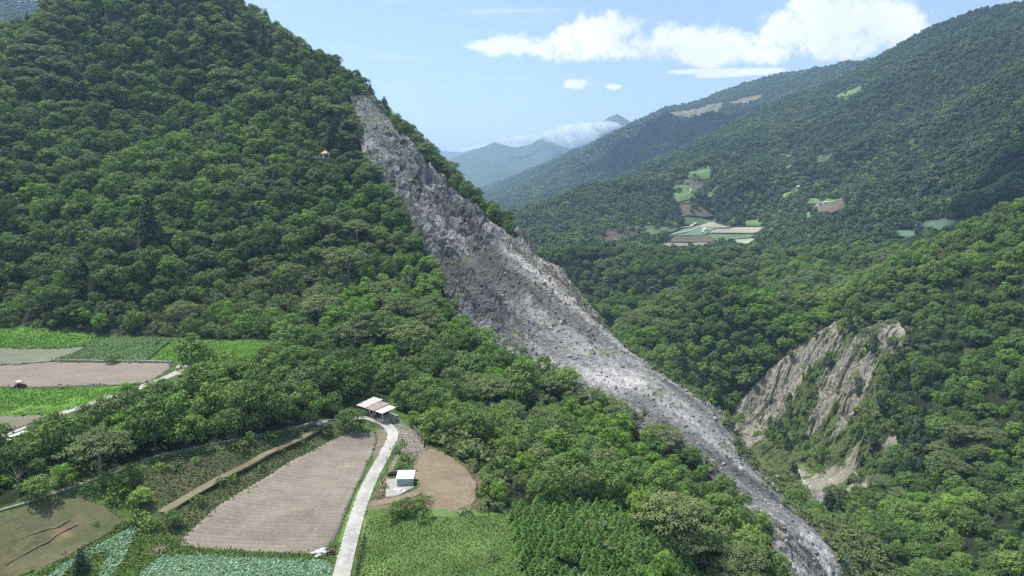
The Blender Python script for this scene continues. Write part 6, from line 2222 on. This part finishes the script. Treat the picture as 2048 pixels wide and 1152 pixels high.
def hut():
    A = at_z(357, 750, 11.2)
    t = thing('hut', 'low hut with a patchy rusty and white sheet roof under the tall shade tree', 'hut', (A[0], A[1], 9.0), R(14))
    part('roof', corrugated(-0.3, 2.6, -0.3, 4.0, 2.3, 3.0), M_RUST, t, 'rusty left half of the roof')
    part('roof', corrugated(2.65, 6.0, 0.2, 4.4, 2.5, 3.0), M_WHITER, t, 'white right half of the roof')
    part('wall', boxes(((1.4, 0.1, 1.1), (2.6, 0.12, 2.2))), M_REDW, t)
    part('wall', boxes(((4.2, 0.5, 1.15), (3.0, 0.12, 2.3))), M_DARK, t)
    part('wall', boxes(((5.8, 2.4, 1.2), (0.12, 3.7, 2.4))), M_WOOD, t)
    part('wall', boxes(((-0.1, 2.0, 1.1), (0.12, 3.8, 2.2))), M_REDW, t)
    part('wall', boxes(((2.8, 4.1, 1.3), (5.8, 0.12, 2.5))), M_WOOD, t)
    part('door', boxes(((4.6, 0.42, 0.95), (0.8, 0.06, 1.9))), M_WHITE, t)
    B = at_z(352, 738, 10.6)
    t2 = thing('lean_to', 'grey lean-to with bent sheets behind the rusty roofed hut', 'lean-to', (B[0], B[1], 9.0), R(20))
    part('roof', corrugated(0, 4.2, 0, 2.6, 1.9, 2.3), M_STEEL, t2)
    for q in ((0.1, 0.1), (4.0, 0.1), (0.1, 2.5), (4.0, 2.5)):
        part('post', boxes(((q[0], q[1], 0.95), (0.12, 0.12, 1.9))), M_WOOD, t2)
    C = at_z(402, 738, 9.6)
    t3 = thing('animal_pen', 'small pen of pale boards right of the rusty roofed hut', 'pen', (C[0], C[1], 9.0), R(10))
    for i in range(5):
        part('board', boxes(((i * 0.62, 0, 0.6), (0.5, 0.08, 1.1 + 0.15 * (i % 2)))), M_WHITER if i % 2 else M_WOOD, t3)
    part('rail', boxes(((1.3, 0.08, 0.9), (3.2, 0.06, 0.12))), M_WOOD, t3)


hut()


def heap_and_tiller():
    w = at_z(642, 1107, 0.1)
    def heap(rx_, ry_, rz_, seed):
        def f(bm):
            bmesh.ops.create_icosphere(bm, subdivisions=3, radius=1)
            for v in bm.verts:
                n_ = 1 + 0.16 * math.sin(v.co.x * 7 + seed) + 0.14 * math.sin(v.co.y * 6 + v.co.z * 5 + seed)
                v.co = Vector((v.co.x * rx_ * n_, v.co.y * ry_ * n_, max(v.co.z, -0.05) * rz_ * n_))
        return f
    o = tag(part('tarpaulin_heap', heap(1.5, 0.95, 0.85, 1), M_SACK, None), 'white tarpaulin heap at the lower corner of the ploughed field', 'tarpaulin'); o.location = (w[0], w[1], 0.05)
    w = at_z(654, 1104, 0.1)
    o = tag(part('tarpaulin_heap', heap(0.75, 0.5, 0.75, 3), M_DKGREEN, None), 'dark green bundle between the white tarpaulin and the red machine', 'bundle'); o.location = (w[0], w[1], 0.05)
    w = at_z(650, 1100, 0.1)
    o = tag(part('tarpaulin_heap', heap(0.8, 0.5, 0.6, 5), M_CYAN, None), 'pale cyan sheet crumpled behind the white tarpaulin', 'sheet'); o.location = (w[0], w[1], 0.05)
    w = at_z(665, 1108, 0.05)
    t = thing('tiller', 'red hand tiller standing beside the tarpaulin heap', 'tiller', (w[0], w[1], 0.1), R(8))
    part('engine', boxes(((0.0, 0, 0.65), (0.9, 0.5, 0.55)), ((0.0, 0, 1.0), (0.5, 0.35, 0.25)), bev=0.06), M_RED, t)
    part('frame', boxes(((-0.4, 0, 0.42), (1.9, 0.4, 0.14))), M_DARK, t)
    part('handle', boxes(((0.85, -0.25, 0.95), (1.1, 0.05, 0.05), Matrix.Rotation(R(-35), 3, 'Y')), ((0.85, 0.25, 0.95), (1.1, 0.05, 0.05), Matrix.Rotation(R(-35), 3, 'Y'))), M_RED, t)
    for y_ in (-0.4, 0.4): wheel(t, 0.0, y_, 0.32, 0.16)
    part('tine_guard', boxes(((-0.95, 0, 0.45), (0.6, 0.7, 0.45)), bev=0.06), M_RED, t)
    for q, (px_, py_, s_) in enumerate([(626, 1108, 0.7), (633, 1114, 0.4), (676, 1115, 0.4)]):
        c = at_z(px_, py_, 0.1)
        o = tag(part('bag', boxes(((0, 0, 0.14), (0.8, 0.5, 0.28)), bev=0.1), M_SACK, None), ['white bag left of the tarpaulin heap', 'small white bag in the weeds below the tarpaulin heap', 'white bag on the grass by the lane below the red tiller'][q], 'bag')
        o.location = (c[0], c[1], 0.12); o.scale = (s_ + 0.4,) * 3; o.rotation_euler = (0, 0, q)
    # brown brush pile
    w = gp(312, 1101)
    bm = bmesh.new()
    for i in range(70):
        a = random.uniform(0, 6.28); r_ = random.uniform(0, 1) ** 0.6 * 1.7
        bxm(bm, (math.cos(a) * r_ * 1.35, math.sin(a) * r_ * 0.9, random.uniform(0.05, 0.75 * (1 - r_ / 2.2))), (random.uniform(.6, 1.5), 0.1, 0.08), (Matrix.Rotation(random.uniform(0, 3.1), 3, 'Z') @ Matrix.Rotation(random.uniform(-.5, .5), 3, 'Y')))
    me = bpy.data.meshes.new('brush_pile'); bm.to_mesh(me); bm.free(); me.materials.append(simple('dry_sticks', (0.33, 0.25, 0.17), 0.9, var=0.3, scale=4))
    tag(link_mesh('brush_pile', me, None, tuple(w)), 'pile of dry brown sticks on the green border above the cabbage field', 'brush pile')
    for q, (px_, py_, lb) in enumerate([(637, 850, 'white rubble block at the left under the wood'), (649, 847, 'white rubble block beside the shaggy bush')]):
        c = gp(px_, py_)
        o = tag(part('concrete_block', boxes(((0, 0, 0.3), (1.5, 0.9, 0.6)), ((0.5, 0.4, 0.6), (0.8, 0.6, 0.4), Matrix.Rotation(0.5, 3, 'Z')), bev=0.05), M_WHITER, None), lb, 'block'); o.location = c


heap_and_tiller()


def fences():
    P = px_path([(713, 1165), (718, 1140), (724, 1110), (731, 1075)], 5)
    t = thing('net_fence', 'dark net fence on leaning posts along the right side of the lane', 'fence', (P[0][0], P[0][1], 0))
    ox, oy = P[0]
    for i in range(0, len(P), 2):
        o = part('post', boxes(((P[i][0] - ox, P[i][1] - oy, 0.75), (0.09, 0.09, 1.7), Matrix.Rotation(random.uniform(-.12, .12), 3, 'Y'))), M_WOOD, t)
    def net(bm):
        for i in range(len(P) - 1):
            a, b = P[i], P[i + 1]
            L = math.hypot(b[0] - a[0], b[1] - a[1]); an = math.atan2(b[1] - a[1], b[0] - a[0])
            for k in range(5):
                bxm(bm, ((a[0] + b[0]) / 2 - ox, (a[1] + b[1]) / 2 - oy, 0.25 + 0.27 * k), (L, 0.025, 0.06), Matrix.Rotation(an, 3, 'Z'))
            n_ = int(L / 0.3)
            for k in range(n_):
                s_ = k / n_
                bxm(bm, (a[0] + (b[0] - a[0]) * s_ - ox, a[1] + (b[1] - a[1]) * s_ - oy, 0.78), (0.03, 0.03, 1.15), Matrix.Rotation(an, 3, 'Z'))
    o = part('netting', net, M_NET, t); o['kind'] = 'stuff'
    # dark retaining wall above the dirt lot
    P = px_path([(823, 857), (835, 868), (845, 882), (848, 896)], 3)
    t = thing('retaining_wall', 'dark board retaining wall at the upper corner of the dirt lot', 'wall', (P[0][0], P[0][1], 0))
    ox, oy = P[0]
    for i in range(len(P) - 1):
        a, b = P[i], P[i + 1]
        L = math.hypot(b[0] - a[0], b[1] - a[1]); an = math.atan2(b[1] - a[1], b[0] - a[0])
        zz = float(H(np.array([a[0]]), np.array([a[1]]))[0])
        part('panel', boxes((((a[0] + b[0]) / 2 - ox, (a[1] + b[1]) / 2 - oy, zz + 0.7), (L * 1.0, 0.12, 2.0), Matrix.Rotation(an, 3, 'Z'))), M_WOOD if i % 3 else M_DARK, t)
    # small temple roof among the trees high on the mountain
    w = gp(652, 332)
    t = thing('pavilion', 'small pavilion with a pale orange tent roof among trees high on the mountain', 'pavilion', (w[0], w[1], w[2] + 4.6), R(30))
    def roof(bm):
        bmesh.ops.create_cone(bm, cap_ends=True, segments=4, radius1=3.3, radius2=0.2, depth=2.2)
        for v in bm.verts:
            v.co.z += 4.6
            if v.co.z < 4: v.co.z += 0.0
    part('roof', roof, M_ORANGE, t)
    part('terrace', boxes(((-4.5, 0, 0.5), (9.5, 6.5, 0.35))), M_WHITER, t)
    for a in (45, 135, 225, 315):
        part('column', lambda bm: cyl(bm, (2.5 * math.cos(R(a)), 2.5 * math.sin(R(a)), 1.6), 0.18, 3.6), M_WHITE, t)
    part('support', boxes(((-1.5, 0, -3.2), (6, 5, 7.2))), M_WOOD, t)


fences()

# farm huts across the valley, each tiny in the photo
for i, (px_, py_, wd, dp, hh, mw, mr_, lb) in enumerate([
    (1640, 411, 9, 6, 3.2, M_WHITER, M_STEEL, 'grey farm hut on the edge of the brown plot across the valley'),
    (1648, 409, 6, 5, 3.0, M_WHITE, M_WHITE, 'white farm hut right of the grey one on the brown plot across the valley'),
    (1424, 424, 12, 8, 3.6, M_DARK, M_STEEL, 'dark roofed farmstead at the right end of the lower brown plot across the valley'),
    (1431, 424, 7, 6, 3.2, M_WOOD, M_BROWNR, 'small brown outbuilding right of the dark roofed farmstead'),
    (1251, 346, 16, 10, 6.0, M_WHITE, M_WHITE, 'white house at the tip of the small plot on the far ridge flank'),
    (1382, 383, 9, 4, 2.5, M_SACK, M_SACK, 'white covered stand in the terraced green plot across the valley'),
    (1598, 376, 8, 4, 2.5, M_WHITE, M_WHITE, 'white shelter at the top of the narrow green plot across the valley'),
    (1410, 462, 5, 4, 2.5, M_WHITE, M_WHITE, 'tiny white pump house among the teal plots'),
    (1837, 459, 7, 5, 3.0, M_WHITE, M_WHITE, 'white shed between the two netted plots')]):
    w = gp(px_, py_)
    t = thing('farm_hut', lb, 'hut', (w[0], w[1], w[2] + 1.0), R(10 + 17 * i))
    part('walls', boxes(((0, 0, hh / 2 - 0.6), (wd, dp, hh + 1.2))), mw, t)
    def roof(bm, wd=wd, dp=dp, hh=hh):
        vs_ = [bm.verts.new(p) for p in [(-wd / 2 - .4, -dp / 2 - .4, hh), (wd / 2 + .4, -dp / 2 - .4, hh), (wd / 2 + .4, dp / 2 + .4, hh), (-wd / 2 - .4, dp / 2 + .4, hh), (-wd / 2 - .4, 0, hh + 1.5), (wd / 2 + .4, 0, hh + 1.5)]]
        for f in ((0, 1, 5, 4), (2, 3, 4, 5), (0, 4, 3), (1, 2, 5), (3, 2, 1, 0)): bm.faces.new([vs_[k] for k in f])
    part('roof', roof, mr_, t)
    part('door', boxes(((0, -dp / 2 - 0.05, 1.0), (1.0, 0.08, 2.0))), M_DARK, t)
ribbon('valley_road', px_path([(1180, 445), (1200, 446), (1240, 449), (1290, 453), (1340, 456), (1376, 455), (1385, 451), (1392, 447)], 4), 5.0, 1.5, M_CONC, 'pale narrow road along the terrace across the valley')
ribbon('valley_path', px_path([(1345, 471), (1370, 466), (1398, 458), (1407, 461), (1404, 467)], 4), 4.0, 2.2, M_CONC, 'pale path through the teal plots across the valley')

# ------------------------------------------------------------------ clouds and air
def lumpy(name, blobs, mat, seed, sub=4):
    """one skin over several overlapping puffs"""
    bm = bmesh.new()
    rng = np.random.default_rng(seed)
    for (c, r_) in blobs:
        q = bmesh.ops.create_icosphere(bm, subdivisions=sub, radius=1)
        ph = rng.random(3) * 9
        for v in q['verts']:
            d = v.co.copy()
            n_ = 1 + 0.16 * math.sin(d.x * 6 + ph[0]) * math.sin(d.y * 5 + ph[1]) + 0.10 * math.sin(d.z * 11 + d.x * 9 + ph[2]) + 0.05 * math.sin(d.y * 23 + d.z * 17)
            v.co = Vector((c[0] + d.x * r_[0] * n_, c[1] + d.y * r_[1] * n_, c[2] + d.z * r_[2] * n_))
    me = bpy.data.meshes.new(name)
    bm.to_mesh(me); bm.free()
    me.materials.append(mat)
    for p in me.polygons: p.use_smooth = True
    return link_mesh(name, me)


def cloud_vol(name, dens):
    m, t = base_mat(name)
    p = pos(t)
    pv = t.node('ShaderNodeVolumePrincipled', ins={'Color': (1, 1, 1, 1), 'Density': dens, 'Anisotropy': 0.0})
    out = t.node('ShaderNodeOutputMaterial')
    t.l.new(pv.outputs[0], out.inputs['Volume'])
    return m


M_MIST = cloud_vol('mist', 0.011)


def puff(px_, py_, D_, rx_, rz_, ry_=None):
    c = at_D(px_, py_, D_)
    s_ = D_ / FPX
    return ((c[0], c[1], c[2]), (rx_ * s_, (ry_ or rx_) * s_ * 0.6, rz_ * s_))


tag(lumpy('ridge_cloud', [puff(1108, 272, 7900, 24, 13), puff(1140, 268, 7900, 36, 18), puff(1180, 262, 7900, 42, 16), puff(1215, 254, 7850, 30, 11), puff(1155, 282, 7850, 40, 12)], M_MIST, 3),
    'soft white cloud bank draped over the distant ridge below the dark peak', 'cloud')
tag(lumpy('ridge_cloud', [puff(1010, 281, 8000, 18, 7), puff(1040, 280, 8000, 26, 9), puff(1066, 276, 8000, 16, 6)], M_MIST, 4), 'thin white cloud wisp over the middle of the distant ridge', 'cloud')
tag(lumpy('ridge_cloud', [puff(935, 300, 8900, 22, 5), puff(965, 296, 8900, 22, 7)], M_MIST, 5), 'faint low cloud at the left end of the distant ridge', 'cloud')
m, t = base_mat('cumulus')
d = t.node('ShaderNodeBsdfDiffuse', ins={0: (0.92, 0.92, 0.93, 1)})
t.node('ShaderNodeOutputMaterial', ins={0: d.outputs[0]})


def shade_cloud(px_, py_, dz, blobs, label, seed):
    w = gp(px_, py_)
    c = Vector(w) + SUN * (dz / SUN.z)
    o = lumpy('cumulus_cloud', [((c.x + bx_, c.y + by_, c.z + bz_), r_) for (bx_, by_, bz_, r_) in blobs], m, seed)
    tag(o, label, 'cloud')


shade_cloud(1350, 262, 1500, [(0, 0, 0, (420, 330, 90)), (-260, 120, 20, (260, 220, 80)), (250, -100, 10, (260, 220, 80))], 'white cumulus high above the far mountain', 8)
shade_cloud(2030, 385, 1300, [(30, 0, 0, (110, 60, 45)), (120, 30, 10, (120, 70, 45)), (-50, -30, 0, (70, 35, 30))], 'white cumulus high above the valley slope', 9)

m, t = base_mat('air')
pv = t.node('ShaderNodeVolumePrincipled', ins={'Color': (0.50, 0.70, 1.0, 1), 'Density': HAZE_DENSITY, 'Anisotropy': 0.2})
out = t.node('ShaderNodeOutputMaterial')
t.l.new(pv.outputs[0], out.inputs['Volume'])
bm = bmesh.new()
bxm(bm, (0, 2000, 475), (33500, 34500, 1250))
me = bpy.data.meshes.new('haze'); bm.to_mesh(me); bm.free(); me.materials.append(m)
tag(link_mesh('haze', me), 'thin blue haze filling the valley air', kind='stuff')
print('objects', len(bpy.data.objects))
